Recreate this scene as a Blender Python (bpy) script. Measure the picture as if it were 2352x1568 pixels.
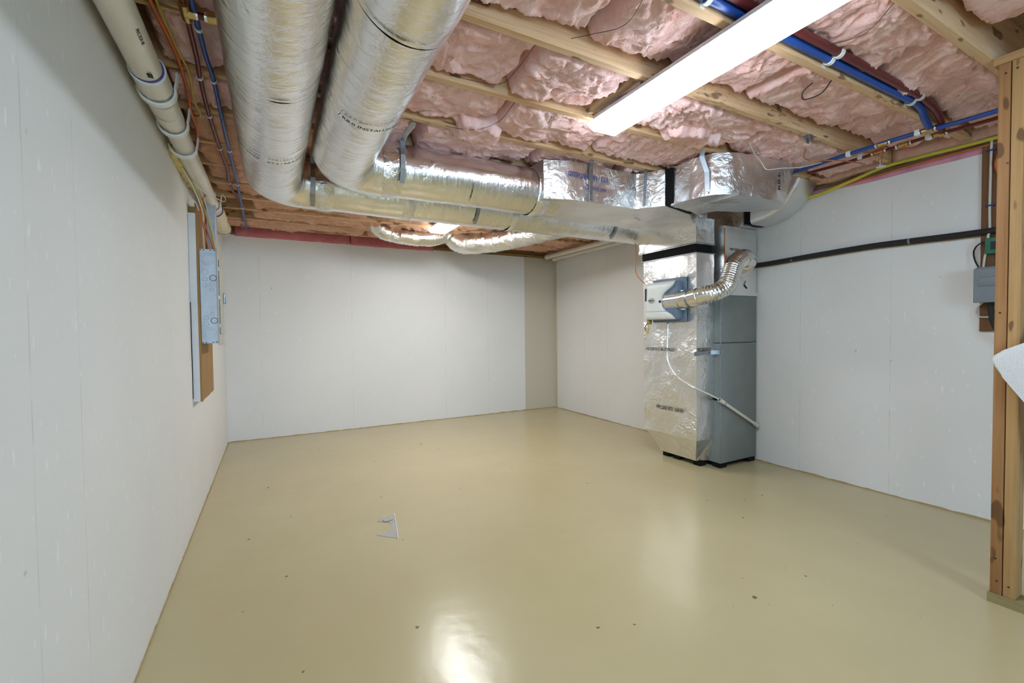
import bpy, bmesh, math, random
from mathutils import Vector, Matrix, noise

random.seed(7)
S = bpy.context.scene
COL = S.collection
for o in list(bpy.data.objects):
    bpy.data.objects.remove(o, do_unlink=True)

# ------------------------------------------------------------------ camera
YAW, PITCH, ROLL = 0.4931, -0.0268, -0.0110
CAM = Vector((0.4629, 0.0, 1.25))
fw = Vector((math.sin(YAW) * math.cos(PITCH), math.cos(YAW) * math.cos(PITCH), math.sin(PITCH)))
rt0 = Vector((math.cos(YAW), -math.sin(YAW), 0))
up0 = rt0.cross(fw)
rt = math.cos(ROLL) * rt0 + math.sin(ROLL) * up0
up = -math.sin(ROLL) * rt0 + math.cos(ROLL) * up0
cd = bpy.data.cameras.new('camera')
cd.sensor_width = 36.0
cd.lens = 1026.18 / 2352 * 36.0
cd.clip_start = 0.02
cam = bpy.data.objects.new('camera', cd)
cam.matrix_world = Matrix((
    (rt.x, up.x, -fw.x, CAM.x), (rt.y, up.y, -fw.y, CAM.y), (rt.z, up.z, -fw.z, CAM.z), (0, 0, 0, 1)))
COL.objects.link(cam)
S.camera = cam

# ------------------------------------------------------------------ world, exposure
wd = bpy.data.worlds.new('world')
S.world = wd
wd.use_nodes = True
wd.node_tree.nodes['Background'].inputs[0].default_value = (0.8, 0.9, 1.0, 1)
wd.node_tree.nodes['Background'].inputs[1].default_value = 0.05
S.view_settings.view_transform = 'Standard'
S.view_settings.look = 'None'
S.view_settings.gamma = 1
S.view_settings.use_curve_mapping = False
S.view_settings.exposure = 1.68
# strength of the lamps' diffusers and the added window pane (the lamps themselves are built below)
LAMP_NEAR, LAMP_FAR, LAMP_ADDED, ADDED_DAYLIGHT = 11.5, 14.0, 4.0, 8.5

# ------------------------------------------------------------------ materials
class NT:
    def __init__(s, name):
        s.m = bpy.data.materials.new(name)
        s.m.use_nodes = True
        s.t = s.m.node_tree
        s.b = s.t.nodes['Principled BSDF']
    def n(s, typ, **kw):
        nd = s.t.nodes.new(typ)
        for k, v in kw.items():
            if k in ('ins',):
                for kk, vv in v.items():
                    nd.inputs[kk].default_value = vv
            else:
                setattr(nd, k, v)
        return nd
    def l(s, a, b):
        s.t.links.new(a, b)
    def set(s, **kw):
        for k, v in kw.items():
            s.b.inputs[k.replace('_', ' ')].default_value = v
    def coord(s, scale=(1, 1, 1), which='Object', rot=(0, 0, 0)):
        tc = s.n('ShaderNodeTexCoord')
        mp = s.n('ShaderNodeMapping')
        mp.inputs['Scale'].default_value = scale
        mp.inputs['Rotation'].default_value = rot
        s.l(tc.outputs[which], mp.inputs[0])
        return mp.outputs[0]
    def wcoord(s, scale=(1, 1, 1)):
        g = s.n('ShaderNodeNewGeometry')
        mp = s.n('ShaderNodeMapping')
        mp.inputs['Scale'].default_value = scale
        s.l(g.outputs['Position'], mp.inputs[0])
        return mp.outputs[0]
    def noise(s, vec, scale=5, detail=4, rough=0.5, dist=0.0):
        nd = s.n('ShaderNodeTexNoise')
        nd.inputs['Scale'].default_value = scale
        nd.inputs['Detail'].default_value = detail
        nd.inputs['Roughness'].default_value = rough
        nd.inputs['Distortion'].default_value = dist
        s.l(vec, nd.inputs['Vector'])
        return nd.outputs['Fac']
    def ramp(s, fac, stops):
        nd = s.n('ShaderNodeValToRGB')
        el = nd.color_ramp.elements
        while len(el) < len(stops):
            el.new(0.5)
        for e, (p, c) in zip(el, stops):
            e.position = p
            e.color = c if len(c) == 4 else (*c, 1)
        s.l(fac, nd.inputs[0])
        return nd.outputs[0]
    def mix(s, fac, a, b, blend='MIX'):
        nd = s.n('ShaderNodeMix', data_type='RGBA', blend_type=blend)
        if isinstance(fac, (int, float)):
            nd.inputs[0].default_value = fac
        else:
            s.l(fac, nd.inputs[0])
        for i, x in ((6, a), (7, b)):
            if isinstance(x, tuple):
                nd.inputs[i].default_value = (*x[:3], 1)
            else:
                s.l(x, nd.inputs[i])
        return nd.outputs[2]
    def math(s, op, a, b=0.0, c=None):
        nd = s.n('ShaderNodeMath', operation=op)
        for i, x in enumerate((a, b) if c is None else (a, b, c)):
            if isinstance(x, (int, float)):
                nd.inputs[i].default_value = x
            else:
                s.l(x, nd.inputs[i])
        return nd.outputs[0]
    def bump(s, h, strength=0.3, dist=0.01, prev=None):
        nd = s.n('ShaderNodeBump')
        nd.inputs['Strength'].default_value = strength
        nd.inputs['Distance'].default_value = dist
        s.l(h, nd.inputs['Height'])
        if prev is not None:
            s.l(prev, nd.inputs['Normal'])
        return nd.outputs[0]
    def color(s, c):
        s.l(c, s.b.inputs['Base Color'])
    def normal(s, c):
        s.l(c, s.b.inputs['Normal'])

def simple(name, col, rough=0.5, metal=0.0, var=0.06, vscale=30, bump=0.0, spec=0.5):
    t = NT(name)
    t.set(Roughness=rough, Metallic=metal)
    t.b.inputs['Specular IOR Level'].default_value = spec
    v = t.coord()
    f = t.noise(v, vscale, 3)
    lo = tuple(max(0, c * (1 - var)) for c in col)
    hi = tuple(min(1, c * (1 + var)) for c in col)
    t.color(t.ramp(f, [(0.3, lo), (0.7, hi)]))
    if bump:
        t.normal(t.bump(f, bump, 0.004))
    return t.m

M = {}

def mk_wall(name, base, seam_axis, seams, strip=None, speck=0.70):
    t = NT(name)
    t.set(Roughness=0.55)
    t.b.inputs['Specular IOR Level'].default_value = 0.25
    w = t.wcoord()
    big = t.noise(w, 0.9, 3)
    c = t.ramp(big, [(0.3, tuple(x * 0.96 for x in base)), (0.7, tuple(min(1, x * 1.02) for x in base))])
    # drips and specks of paint, stretched vertically
    sp = t.noise(t.wcoord((30, 30, 9)), 1.6, 2, 0.5)
    m = t.ramp(sp, [(speck, (0, 0, 0)), (speck + 0.035, (1, 1, 1))])
    c = t.mix(t.math('MULTIPLY', m, 0.55), c, (0.93, 0.93, 0.93))
    sp2 = t.noise(t.wcoord((17, 17, 12)), 1.3, 2, 0.5)
    m2 = t.ramp(sp2, [(0.755, (0, 0, 0)), (0.775, (1, 1, 1))])
    c = t.mix(t.math('MULTIPLY', m2, 0.35), c, (0.30, 0.27, 0.22))
    # faint vertical seams
    sep = t.n('ShaderNodeSeparateXYZ')
    t.l(w, sep.inputs[0])
    co = sep.outputs['X' if seam_axis == 'x' else 'Y']
    h = None
    for s0 in seams:
        wob = t.math('MULTIPLY', t.math('SUBTRACT', t.noise(t.wcoord((1, 1, 3)), 2, 2), 0.5), 0.01)
        d = t.math('ABSOLUTE', t.math('SUBTRACT', t.math('ADD', co, wob), s0))
        g = t.math('LESS_THAN', d, 0.003)
        h = g if h is None else t.math('MAXIMUM', h, g)
    if h is not None:
        brk = t.ramp(t.noise(t.wcoord((3, 3, 2)), 3, 3), [(0.4, (0, 0, 0)), (0.6, (1, 1, 1))])
        c = t.mix(t.math('MULTIPLY', t.math('MULTIPLY', h, brk), 0.35), c, (0.45, 0.43, 0.40))
    if strip:
        a, b_, col = strip
        g = t.math('MULTIPLY', t.math('GREATER_THAN', co, a), t.math('LESS_THAN', co, b_))
        c = t.mix(g, c, col)
    t.color(c)
    fine = t.noise(w, 60, 4)
    nb = t.bump(fine, 0.10, 0.004)
    lump = t.noise(w, 5, 3)
    nb = t.bump(lump, 0.12, 0.03, nb)
    t.normal(nb)
    return t.m

WB = (0.80, 0.79, 0.775)
M['wall_left'] = mk_wall('wall_left_paint', WB, 'y', [1.346, 1.632, 2.9, 4.6], None, 0.665)
M['wall_back'] = mk_wall('wall_back_paint', WB, 'x', [0.35, 1.367, 2.612, 3.273], (3.90, 4.46, (0.60, 0.545, 0.43)))
M['wall_right'] = mk_wall('wall_right_paint', WB, 'y', [1.567, 2.2, 4.693, 5.2], (5.90, 5.99, (0.60, 0.545, 0.43)))
M['wall_rear'] = mk_wall('wall_rear_paint', WB, 'x', [1.2, 2.4])

def mk_floor():
    t = NT('floor_epoxy')
    w = t.wcoord()
    f = t.noise(w, 0.8, 4, 0.55)
    c = t.ramp(f, [(0.3, (0.50, 0.41, 0.225)), (0.72, (0.55, 0.455, 0.26))])
    sc = t.noise(t.wcoord((14, 14, 14)), 1.5, 1, 0.4)
    m = t.ramp(sc, [(0.79, (0, 0, 0)), (0.80, (1, 1, 1))])
    c = t.mix(t.math('MULTIPLY', m, 0.8), c, (0.07, 0.06, 0.04))
    t.color(c)
    t.set(Roughness=0.22)
    t.b.inputs['Specular IOR Level'].default_value = 0.5
    nb = t.bump(t.noise(w, 9, 3), 0.05, 0.03)
    nb = t.bump(t.noise(w, 130, 2), 0.05, 0.002, nb)
    t.normal(nb)
    return t.m
M['floor'] = mk_floor()

def mk_wood(name, a, b, axis='x', rough=0.65, dark=(0.10, 0.045, 0.02), knots=True, stain=False):
    t = NT(name)
    t.set(Roughness=rough)
    t.b.inputs['Specular IOR Level'].default_value = 0.25
    sc = {'x': (0.9, 22, 22), 'y': (22, 0.9, 22), 'z': (22, 22, 0.9)}[axis]
    w = t.wcoord(sc)
    g = t.noise(w, 1.6, 5, 0.6, 0.6)
    c = t.ramp(g, [(0.30, a), (0.70, b)])
    sc2 = {'x': (1.5, 70, 70), 'y': (70, 1.5, 70), 'z': (70, 70, 1.5)}[axis]
    g2 = t.noise(t.wcoord(sc2), 1.0, 3, 0.6)
    c = t.mix(t.math('MULTIPLY', t.ramp(g2, [(0.50, (0, 0, 0)), (0.75, (1, 1, 1))]), 0.35), c, tuple(x * 0.55 for x in a))
    if knots:
        sc3 = {'x': (3.2, 9, 9), 'y': (9, 3.2, 9), 'z': (9, 9, 3.2)}[axis]
        k = t.noise(t.wcoord(sc3), 2.4, 1, 0.4)
        c = t.mix(t.math('MULTIPLY', t.ramp(k, [(0.655, (0, 0, 0)), (0.70, (1, 1, 1))]), 0.75), c, dark)
    if stain:
        st = t.noise(t.wcoord((7, 30, 30)), 2.2, 3, 0.6)
        sm = t.ramp(t.noise(t.wcoord((1.3, 2.2, 2.2)), 1.0, 2), [(0.50, (0, 0, 0)), (0.64, (1, 1, 1))])
        c = t.mix(t.math('MULTIPLY', t.math('MULTIPLY', t.ramp(st, [(0.56, (0, 0, 0)), (0.62, (1, 1, 1))]), sm), 0.7), c, (0.14, 0.055, 0.02))
    t.color(c)
    t.normal(t.bump(g2, 0.15, 0.002))
    return t.m
M['joist'] = mk_wood('joist_pine', (0.60, 0.355, 0.18), (0.75, 0.525, 0.325), 'x', stain=True)
M['block'] = mk_wood('blocking_pine', (0.64, 0.44, 0.24), (0.76, 0.58, 0.36), 'y')
M['stud'] = mk_wood('stud_fir', (0.30, 0.135, 0.05), (0.42, 0.22, 0.09), 'z')
M['stud2'] = mk_wood('stud_spruce', (0.40, 0.22, 0.085), (0.52, 0.32, 0.14), 'z')
M['plate'] = mk_wood('plate_treated', (0.24, 0.19, 0.08), (0.36, 0.28, 0.13), 'y')
M['topplate'] = mk_wood('plate_pine', (0.38, 0.21, 0.085), (0.50, 0.31, 0.14), 'y')
M['ply'] = mk_wood('plywood', (0.30, 0.165, 0.055), (0.40, 0.235, 0.09), 'z', knots=False)
M['ply_dark'] = mk_wood('board_dark', (0.16, 0.075, 0.035), (0.23, 0.11, 0.05), 'z', knots=False)
M['subfloor'] = mk_wood('subfloor_osb', (0.32, 0.19, 0.09), (0.46, 0.29, 0.14), 'y', knots=False)
M['rim'] = mk_wood('rim_pine', (0.40, 0.22, 0.09), (0.52, 0.32, 0.14), 'x')

def mk_pink(name, a, b, c3):
    t = NT(name)
    t.set(Roughness=0.95)
    t.b.inputs['Specular IOR Level'].default_value = 0.05
    w = t.wcoord()
    f = t.noise(w, 5, 5, 0.6, 0.8)
    c = t.ramp(f, [(0.25, a), (0.55, b), (0.78, c3)])
    f2 = t.noise(t.wcoord((1, 1, 1)), 26, 4, 0.65, 1.2)
    c = t.mix(t.math('MULTIPLY', t.ramp(f2, [(0.45, (0, 0, 0)), (0.75, (1, 1, 1))]), 0.35), c, tuple(min(1, x * 1.15) for x in c3))
    t.color(c)
    nb = t.bump(f2, 0.55, 0.012)
    nb = t.bump(t.noise(w, 160, 3, 0.7), 0.35, 0.003, nb)
    t.normal(nb)
    return t.m
M['pink'] = mk_pink('fibreglass_pink', (0.78, 0.43, 0.37), (0.86, 0.56, 0.53), (0.93, 0.75, 0.75))
M['pink_old'] = mk_pink('fibreglass_peach', (0.58, 0.30, 0.20), (0.68, 0.40, 0.29), (0.78, 0.54, 0.44))
M['red_batt'] = mk_pink('fibreglass_red', (0.55, 0.15, 0.17), (0.64, 0.21, 0.23), (0.72, 0.30, 0.31))

def mk_foil(name, base=(0.86, 0.86, 0.86), rough=0.30, wr=0.5, sx=6.0, sy=60.0, crinkle=0.3, rvar=0.10):
    """foil facing: wrinkles stretched round the duct (UV: u along, v around, in metres)"""
    t = NT(name)
    t.set(Metallic=1.0)
    tc = t.n('ShaderNodeTexCoord')
    def uv(s):
        mp = t.n('ShaderNodeMapping')
        mp.inputs['Scale'].default_value = s
        t.l(tc.outputs['UV'], mp.inputs[0])
        return mp.outputs[0]
    big = t.noise(uv((3, 3, 3)), 1.0, 3)
    c = t.ramp(big, [(0.3, tuple(x * 0.93 for x in base)), (0.7, base)])
    t.color(c)
    wn = t.noise(uv((sy, sx, 1)), 1.0, 4, 0.6, 0.5)
    wn2 = t.noise(uv((sy * 0.35, sx * 0.6, 1)), 1.0, 3, 0.5, 0.8)
    cr0 = t.noise(uv((15, 15, 1)), 1.0, 5, 0.55, 1.6)
    pm = t.ramp(t.noise(uv((3.3, 3.3, 1)), 1.0, 2), [(0.42, (0.12, 0.12, 0.12)), (0.62, (1, 1, 1))])
    cr = t.math('MULTIPLY', cr0, pm)
    # scrim of reinforcing threads
    sepn = t.n('ShaderNodeSeparateXYZ')
    t.l(uv((1, 1, 1)), sepn.inputs[0])
    def lines(expr, pitch):
        fr = t.math('FRACT', t.math('MULTIPLY', expr, 1.0 / pitch))
        return t.math('LESS_THAN', t.math('ABSOLUTE', t.math('SUBTRACT', fr, 0.5)), 0.07)
    u_, v_ = sepn.outputs[0], sepn.outputs[1]
    sc = t.math('MAXIMUM', lines(t.math('ADD', u_, v_), 0.022), lines(t.math('SUBTRACT', u_, v_), 0.022))
    nb = t.bump(wn, wr, 0.006)
    nb = t.bump(wn2, wr * 0.9, 0.02, nb)
    nb = t.bump(cr, crinkle, 0.02, nb)
    nb = t.bump(sc, 0.08, 0.002, nb)
    t.normal(nb)
    t.set(Roughness=rough)
    return t.m
M['foil_duct'] = mk_foil('foil_duct', rough=0.24, wr=0.27, sx=6, sy=48, crinkle=0.3)
M['foil_box'] = mk_foil('foil_box', rough=0.30, wr=0.35, sx=12, sy=20, crinkle=0.8)
M['foil_tape'] = mk_foil('foil_tape', rough=0.18, wr=0.3, sx=20, sy=20, crinkle=1.0)
M['foil_plenum'] = mk_foil('foil_plenum', rough=0.38, wr=0.12, sx=8, sy=12, crinkle=0.25)
M['foil_flex'] = mk_foil('foil_flex', base=(0.88, 0.87, 0.82), rough=0.30, wr=0.5, sx=8, sy=30, crinkle=0.8)
M['galv'] = simple('galvanised_steel', (0.36, 0.38, 0.41), 0.42, 1.0, 0.15, 25)
M['galv_panel'] = simple('galvanised_panel', (0.50, 0.54, 0.60), 0.55, 0.5, 0.10, 18)
M['alu_flex'] = simple('aluminium_flex', (0.82, 0.81, 0.80), 0.22, 1.0, 0.04, 20)
M['chrome'] = simple('bright_collar_steel', (0.80, 0.80, 0.79), 0.16, 1.0, 0.05, 20)
M['brass'] = simple('brass', (0.55, 0.38, 0.14), 0.32, 1.0, 0.12, 40)
M['copper'] = simple('copper', (0.62, 0.26, 0.12), 0.35, 1.0, 0.12, 40)
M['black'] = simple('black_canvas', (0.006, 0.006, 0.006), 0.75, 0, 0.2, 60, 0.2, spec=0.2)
M['black_foam'] = simple('black_foam', (0.018, 0.017, 0.016), 0.75, 0, 0.2, 60, 0.3)
M['ink'] = simple('black_ink', (0.012, 0.013, 0.02), 0.6, 0, 0.1, 60)
M['ink_blue'] = simple('blue_ink', (0.03, 0.04, 0.22), 0.6, 0, 0.1, 60)
M['furnace'] = simple('grey_green_enamel', (0.205, 0.225, 0.215), 0.45, 0.0, 0.05, 6)
M['pvc'] = simple('pvc_offwhite', (0.72, 0.68, 0.60), 0.28, 0, 0.05, 6)
M['pvc_yellowed'] = simple('pvc_cream', (0.70, 0.60, 0.40), 0.35, 0, 0.08, 14)
M['white_plastic'] = simple('white_plastic', (0.82, 0.83, 0.83), 0.35, 0, 0.04, 30)
M['purple'] = simple('purple_primer', (0.09, 0.05, 0.22), 0.5, 0, 0.2, 60)
M['hum_white'] = simple('humidifier_white', (0.72, 0.73, 0.72), 0.38, 0, 0.03, 8)
M['hum_blue'] = simple('humidifier_slate', (0.14, 0.19, 0.25), 0.45, 0, 0.08, 12)
M['pex_blue'] = simple('pex_blue', (0.012, 0.065, 0.32), 0.32, 0, 0.08, 8)
M['pex_red'] = simple('pex_red', (0.13, 0.016, 0.014), 0.35, 0, 0.1, 8)
M['orange_cable'] = simple('orange_cable', (0.62, 0.14, 0.03), 0.5, 0, 0.1, 20)
M['yellow_cable'] = simple('yellow_cable', (0.55, 0.40, 0.07), 0.5, 0, 0.1, 20)
M['white_cable'] = simple('white_cable', (0.66, 0.64, 0.58), 0.5, 0, 0.06, 20)
M['gas_yellow'] = simple('gas_line_yellow', (0.62, 0.54, 0.06), 0.42, 0, 0.06, 10)
M['spray_foam'] = simple('spray_foam', (0.72, 0.60, 0.28), 0.8, 0, 0.12, 40, 0.6)
M['sill_pink'] = simple('sill_foam_pink', (0.62, 0.28, 0.38), 0.7, 0, 0.18, 9)
M['grey_box'] = simple('grey_enamel', (0.20, 0.23, 0.26), 0.45, 0, 0.05, 10)
M['cover_grey'] = simple('panel_cover_grey', (0.48, 0.47, 0.41), 0.45, 0, 0.04, 10)
M['green'] = simple('green_plastic', (0.02, 0.16, 0.09), 0.4, 0, 0.1, 20)
M['red_plastic'] = simple('red_plastic', (0.55, 0.03, 0.05), 0.4, 0, 0.1, 20)
M['paint_board'] = simple('painted_board_edge', (0.68, 0.68, 0.69), 0.5, 0, 0.05, 10)
M['concrete'] = simple('bare_concrete', (0.46, 0.44, 0.40), 0.8, 0, 0.10, 40, 0.2)
M['wire'] = simple('steel_wire_dark', (0.03, 0.028, 0.03), 0.5, 0.3, 0.1, 20)
M['dark_gap'] = simple('dark_slit', (0.008, 0.008, 0.008), 0.9, 0, 0.1, 20, spec=0.1)
M['tube_clear'] = simple('clear_tube', (0.72, 0.70, 0.64), 0.18, 0, 0.05, 20)
M['lamp_body'] = simple('lamp_body_white', (0.80, 0.82, 0.85), 0.4, 0, 0.03, 10)
M['caulk_edge'] = simple('floor_paint_edge', (0.42, 0.32, 0.15), 0.6, 0, 0.2, 20)

def mk_weave():
    t = NT('white_woven')
    t.set(Roughness=0.8)
    v = t.coord((160, 160, 160))
    ch = t.n('ShaderNodeTexVoronoi')
    ch.inputs['Scale'].default_value = 1.0
    ch.inputs['Randomness'].default_value = 0.25
    t.l(v, ch.inputs['Vector'])
    t.color(t.ramp(ch.outputs['Distance'], [(0.2, (0.80, 0.80, 0.80)), (0.75, (0.62, 0.62, 0.63))]))
    t.normal(t.bump(ch.outputs['Distance'], 0.8, 0.003))
    return t.m
M['weave'] = mk_weave()

def mk_emit(name, col, st):
    t = NT(name)
    t.set(Roughness=0.4)
    t.b.inputs['Base Color'].default_value = (0.8, 0.8, 0.8, 1)
    t.b.inputs['Emission Color'].default_value = (*col, 1)
    t.b.inputs['Emission Strength'].default_value = st
    return t.m
M['lamp_near'] = mk_emit('lamp_diffuser_near', (0.76, 0.88, 1.0), LAMP_NEAR)
M['lamp_far'] = mk_emit('lamp_diffuser_far', (0.90, 0.92, 0.92), LAMP_FAR)
M['lamp_added'] = mk_emit('lamp_diffuser_added', (0.70, 0.86, 1.0), LAMP_ADDED)
M['added_sky_pane'] = mk_emit('added_daylight_pane', (0.50, 0.76, 1.0), ADDED_DAYLIGHT)

# ------------------------------------------------------------------ helpers
WL = {}                                   # world location of each object's origin

def tag(o, label=None, cat=None, group=None, kind=None):
    if label: o['label'] = label
    if cat: o['category'] = cat
    if group: o['group'] = group
    if kind: o['kind'] = kind
    return o

def thing(name, loc, label, cat, group=None):
    o = bpy.data.objects.new(name, None)
    o.empty_display_size = 0.05
    o.location = loc
    COL.objects.link(o)
    WL[o.name] = Vector(loc)
    return tag(o, label, cat, group)

def link(name, me, mat, parent=None, loc=(0, 0, 0)):
    o = bpy.data.objects.new(name, me)
    if mat is not None and not me.materials:
        me.materials.append(M[mat] if isinstance(mat, str) else mat)
    COL.objects.link(o)
    loc = Vector(loc)
    WL[o.name] = loc
    if parent is not None:
        o.parent = parent
        o.location = loc - WL[parent.name]
    else:
        o.location = loc
    return o

def finish(name, bm, mat, parent=None, smooth=False, angle=None):
    vs = [v.co for v in bm.verts]
    mn = Vector((min(v.x for v in vs), min(v.y for v in vs), min(v.z for v in vs)))
    mx = Vector((max(v.x for v in vs), max(v.y for v in vs), max(v.z for v in vs)))
    off = Vector(((mn.x + mx.x) / 2, (mn.y + mx.y) / 2, mn.z))
    for v in bm.verts:
        v.co -= off
    bmesh.ops.recalc_face_normals(bm, faces=bm.faces)
    if smooth:
        for f in bm.faces:
            f.smooth = True
        if angle:
            for e in bm.edges:
                if len(e.link_faces) == 2 and e.calc_face_angle(0) > math.radians(angle):
                    e.smooth = False
    me = bpy.data.meshes.new(name)
    bm.to_mesh(me)
    bm.free()
    return link(name, me, mat, parent, off)

def add_box(bm, x0, x1, y0, y1, z0, z1):
    v = [bm.verts.new(p) for p in ((x0, y0, z0), (x1, y0, z0), (x1, y1, z0), (x0, y1, z0),
                                   (x0, y0, z1), (x1, y0, z1), (x1, y1, z1), (x0, y1, z1))]
    for f in ((0, 3, 2, 1), (4, 5, 6, 7), (0, 1, 5, 4), (1, 2, 6, 5), (2, 3, 7, 6), (3, 0, 4, 7)):
        bm.faces.new([v[i] for i in f])
    return v

def bevel_all(bm, w, seg=2):
    bmesh.ops.bevel(bm, geom=list(bm.edges), offset=w, segments=seg, profile=0.5, affect='EDGES', clamp_overlap=True)

def box(name, x0, x1, y0, y1, z0, z1, mat, parent=None, bev=0.0, seg=2):
    bm = bmesh.new()
    add_box(bm, x0, x1, y0, y1, z0, z1)
    if bev:
        bevel_all(bm, bev, seg)
    return finish(name, bm, mat, parent, smooth=bool(bev), angle=40)

def box_uv(o):
    """metre-scaled box projection for flat-sided foil things"""
    me = o.data
    uvl = me.uv_layers.new(name='uv') if not me.uv_layers else me.uv_layers[0]
    for p in me.polygons:
        n = p.normal
        ax = max(range(3), key=lambda i: abs(n[i]))
        for li in p.loop_indices:
            c = me.vertices[me.loops[li].vertex_index].co
            uv = ((c.y, c.z), (c.x, c.z), (c.x, c.y))[ax]
            uvl.data[li].uv = (uv[0] + 0.37 * ax, uv[1] + 0.21 * ax)

def rough_up(bm, cuts_len, amp, scale, seed=0):
    """split long edges and push vertices by noise so foil looks hand-wrapped"""
    for it in range(6):
        es = [e for e in bm.edges if e.calc_length() > cuts_len]
        if not es:
            break
        bmesh.ops.subdivide_edges(bm, edges=es, cuts=1, use_grid_fill=True)
    bmesh.ops.triangulate(bm, faces=[f for f in bm.faces if len(f.verts) > 4])
    bm.normal_update()
    mv = {}
    for v in bm.verts:
        p = v.co * scale + Vector((seed * 3.1, seed * 1.7, seed))
        d = noise.noise(p) * 0.6 + (1 - abs(noise.noise(p * 2.3)) * 2) * 0.25 + noise.noise(p * 5) * 0.2
        mv[v] = v.normal * d * amp
    for v, d in mv.items():
        v.co += d

def prism(name, poly, z0, z1, mat, parent=None, bev=0.0, seg=3, wr=None, top=None):
    """poly in xy, extruded in z; top: optional second outline"""
    bm = bmesh.new()
    a = [bm.verts.new((x, y, z0)) for x, y in poly]
    b = [bm.verts.new((x, y, z1)) for x, y in (top or poly)]
    bm.faces.new(a[::-1]); bm.faces.new(b)
    n = len(poly)
    for i in range(n):
        bm.faces.new((a[i], a[(i + 1) % n], b[(i + 1) % n], b[i]))
    if bev:
        es = [e for e in bm.edges if len(e.link_faces) == 2 and e.calc_face_angle(0) > math.radians(50)]
        bmesh.ops.bevel(bm, geom=es, offset=bev, segments=seg, profile=0.5, affect='EDGES', clamp_overlap=True)
    bmesh.ops.recalc_face_normals(bm, faces=bm.faces)
    if wr:
        rough_up(bm, *wr)
    o = finish(name, bm, mat, parent, smooth=True, angle=55)
    return o

def foilbox(name, x0, x1, y0, y1, z0, z1, mat, parent=None, bev=0.02, wr=(0.05, 0.008, 9, 1)):
    o = prism(name, [(x0, y0), (x1, y0), (x1, y1), (x0, y1)], z0, z1, mat, parent, bev, 3, wr)
    box_uv(o)
    return o

def frames(pts):
    ts = []
    for i in range(len(pts)):
        a = pts[max(0, i - 1)]; b = pts[min(len(pts) - 1, i + 1)]
        ts.append((b - a).normalized())
    ref = Vector((0, 0, 1)) if abs(ts[0].z) < 0.9 else Vector((1, 0, 0))
    n = (ref - ts[0] * ref.dot(ts[0])).normalized()
    out = []
    for i, t in enumerate(ts):
        if i:
            ax = ts[i - 1].cross(t)
            if ax.length > 1e-7:
                n = Matrix.Rotation(ts[i - 1].angle(t), 3, ax.normalized()) @ n
            n = (n - t * n.dot(t)).normalized()
        out.append((t, n, t.cross(n)))
    return out

def smooth_path(pts, step=0.03):
    """Catmull-Rom through the points"""
    P = [Vector(p) for p in pts]
    if len(P) == 2:
        n = max(1, int((P[1] - P[0]).length / step))
        return [P[0].lerp(P[1], i / n) for i in range(n + 1)]
    Q = [P[0] * 2 - P[1]] + P + [P[-1] * 2 - P[-2]]
    out = []
    for i in range(1, len(Q) - 2):
        a, b, c, d = Q[i - 1:i + 3]
        n = max(2, int((c - b).length / step))
        for k in range(n):
            t = k / n
            out.append(0.5 * ((2 * b) + (c - a) * t + (2 * a - 5 * b + 4 * c - d) * t * t + (3 * b - a - 3 * c + d) * t ** 3))
    out.append(P[-1])
    return out

def fillet_path(pts, r, step=0.03, arc=10):
    """straight runs with round corners"""
    P = [Vector(p) for p in pts]
    out = [P[0]]
    for i in range(1, len(P) - 1):
        a, b, c = P[i - 1], P[i], P[i + 1]
        d1 = (a - b).normalized(); d2 = (c - b).normalized()
        ang = d1.angle(d2)
        tl = min(r / math.tan(ang / 2), (a - b).length * 0.49 if i > 1 else 1e9)
        s, e = b + d1 * tl, b + d2 * tl
        bis = (d1 + d2).normalized()
        cen = b + bis * (tl / math.cos(ang / 2))
        v0, v1 = s - cen, e - cen
        tot = v0.angle(v1)
        ax = v0.cross(v1).normalized()
        out += [cen + Matrix.Rotation(tot * k / arc, 3, ax) @ v0 for k in range(arc + 1)]
    out.append(P[-1])
    res = [out[0]]
    for q in out[1:]:
        n = max(1, int((q - res[-1]).length / step))
        p0 = res[-1].copy()
        res += [p0.lerp(q, k / n) for k in range(1, n + 1)]
    return res

def add_tube(bm, pts, r, seg=12, cap=True, disp=None, uvl=None):
    """r: number or function(distance along); disp(pos, dist, angle) -> radial push"""
    fr = frames(pts)
    rings = []
    dist = 0
    ds = []
    for i, p in enumerate(pts):
        if i:
            dist += (p - pts[i - 1]).length
        ds.append(dist)
        t, n, b = fr[i]
        rr = r(dist) if callable(r) else r
        ring = []
        for k in range(seg):
            a = 2 * math.pi * k / seg
            d = n * math.cos(a) + b * math.sin(a)
            q = rr + (disp(p + d * rr, dist, a) if disp else 0)
            ring.append(bm.verts.new(p + d * q))
        rings.append(ring)
    rad = r(0) if callable(r) else r
    for i in range(len(rings) - 1):
        for k in range(seg):
            k2 = (k + 1) % seg
            f = bm.faces.new((rings[i][k], rings[i][k2], rings[i + 1][k2], rings[i + 1][k]))
            if uvl:
                vv = [(ds[i], k), (ds[i], k + 1), (ds[i + 1], k + 1), (ds[i + 1], k)]
                for lp, (u, kk) in zip(f.loops, vv):
                    lp[uvl].uv = (u, kk / seg * 2 * math.pi * rad)
    if cap:
        bm.faces.new(rings[0][::-1]); bm.faces.new(rings[-1])

def tube(name, pts, r, mat, parent=None, seg=12, disp=None, cap=True):
    bm = bmesh.new()
    uvl = bm.loops.layers.uv.new('uv')
    add_tube(bm, [Vector(p) for p in pts], r, seg, cap, disp, uvl)
    return finish(name, bm, mat, parent, smooth=True, angle=60)

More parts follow.
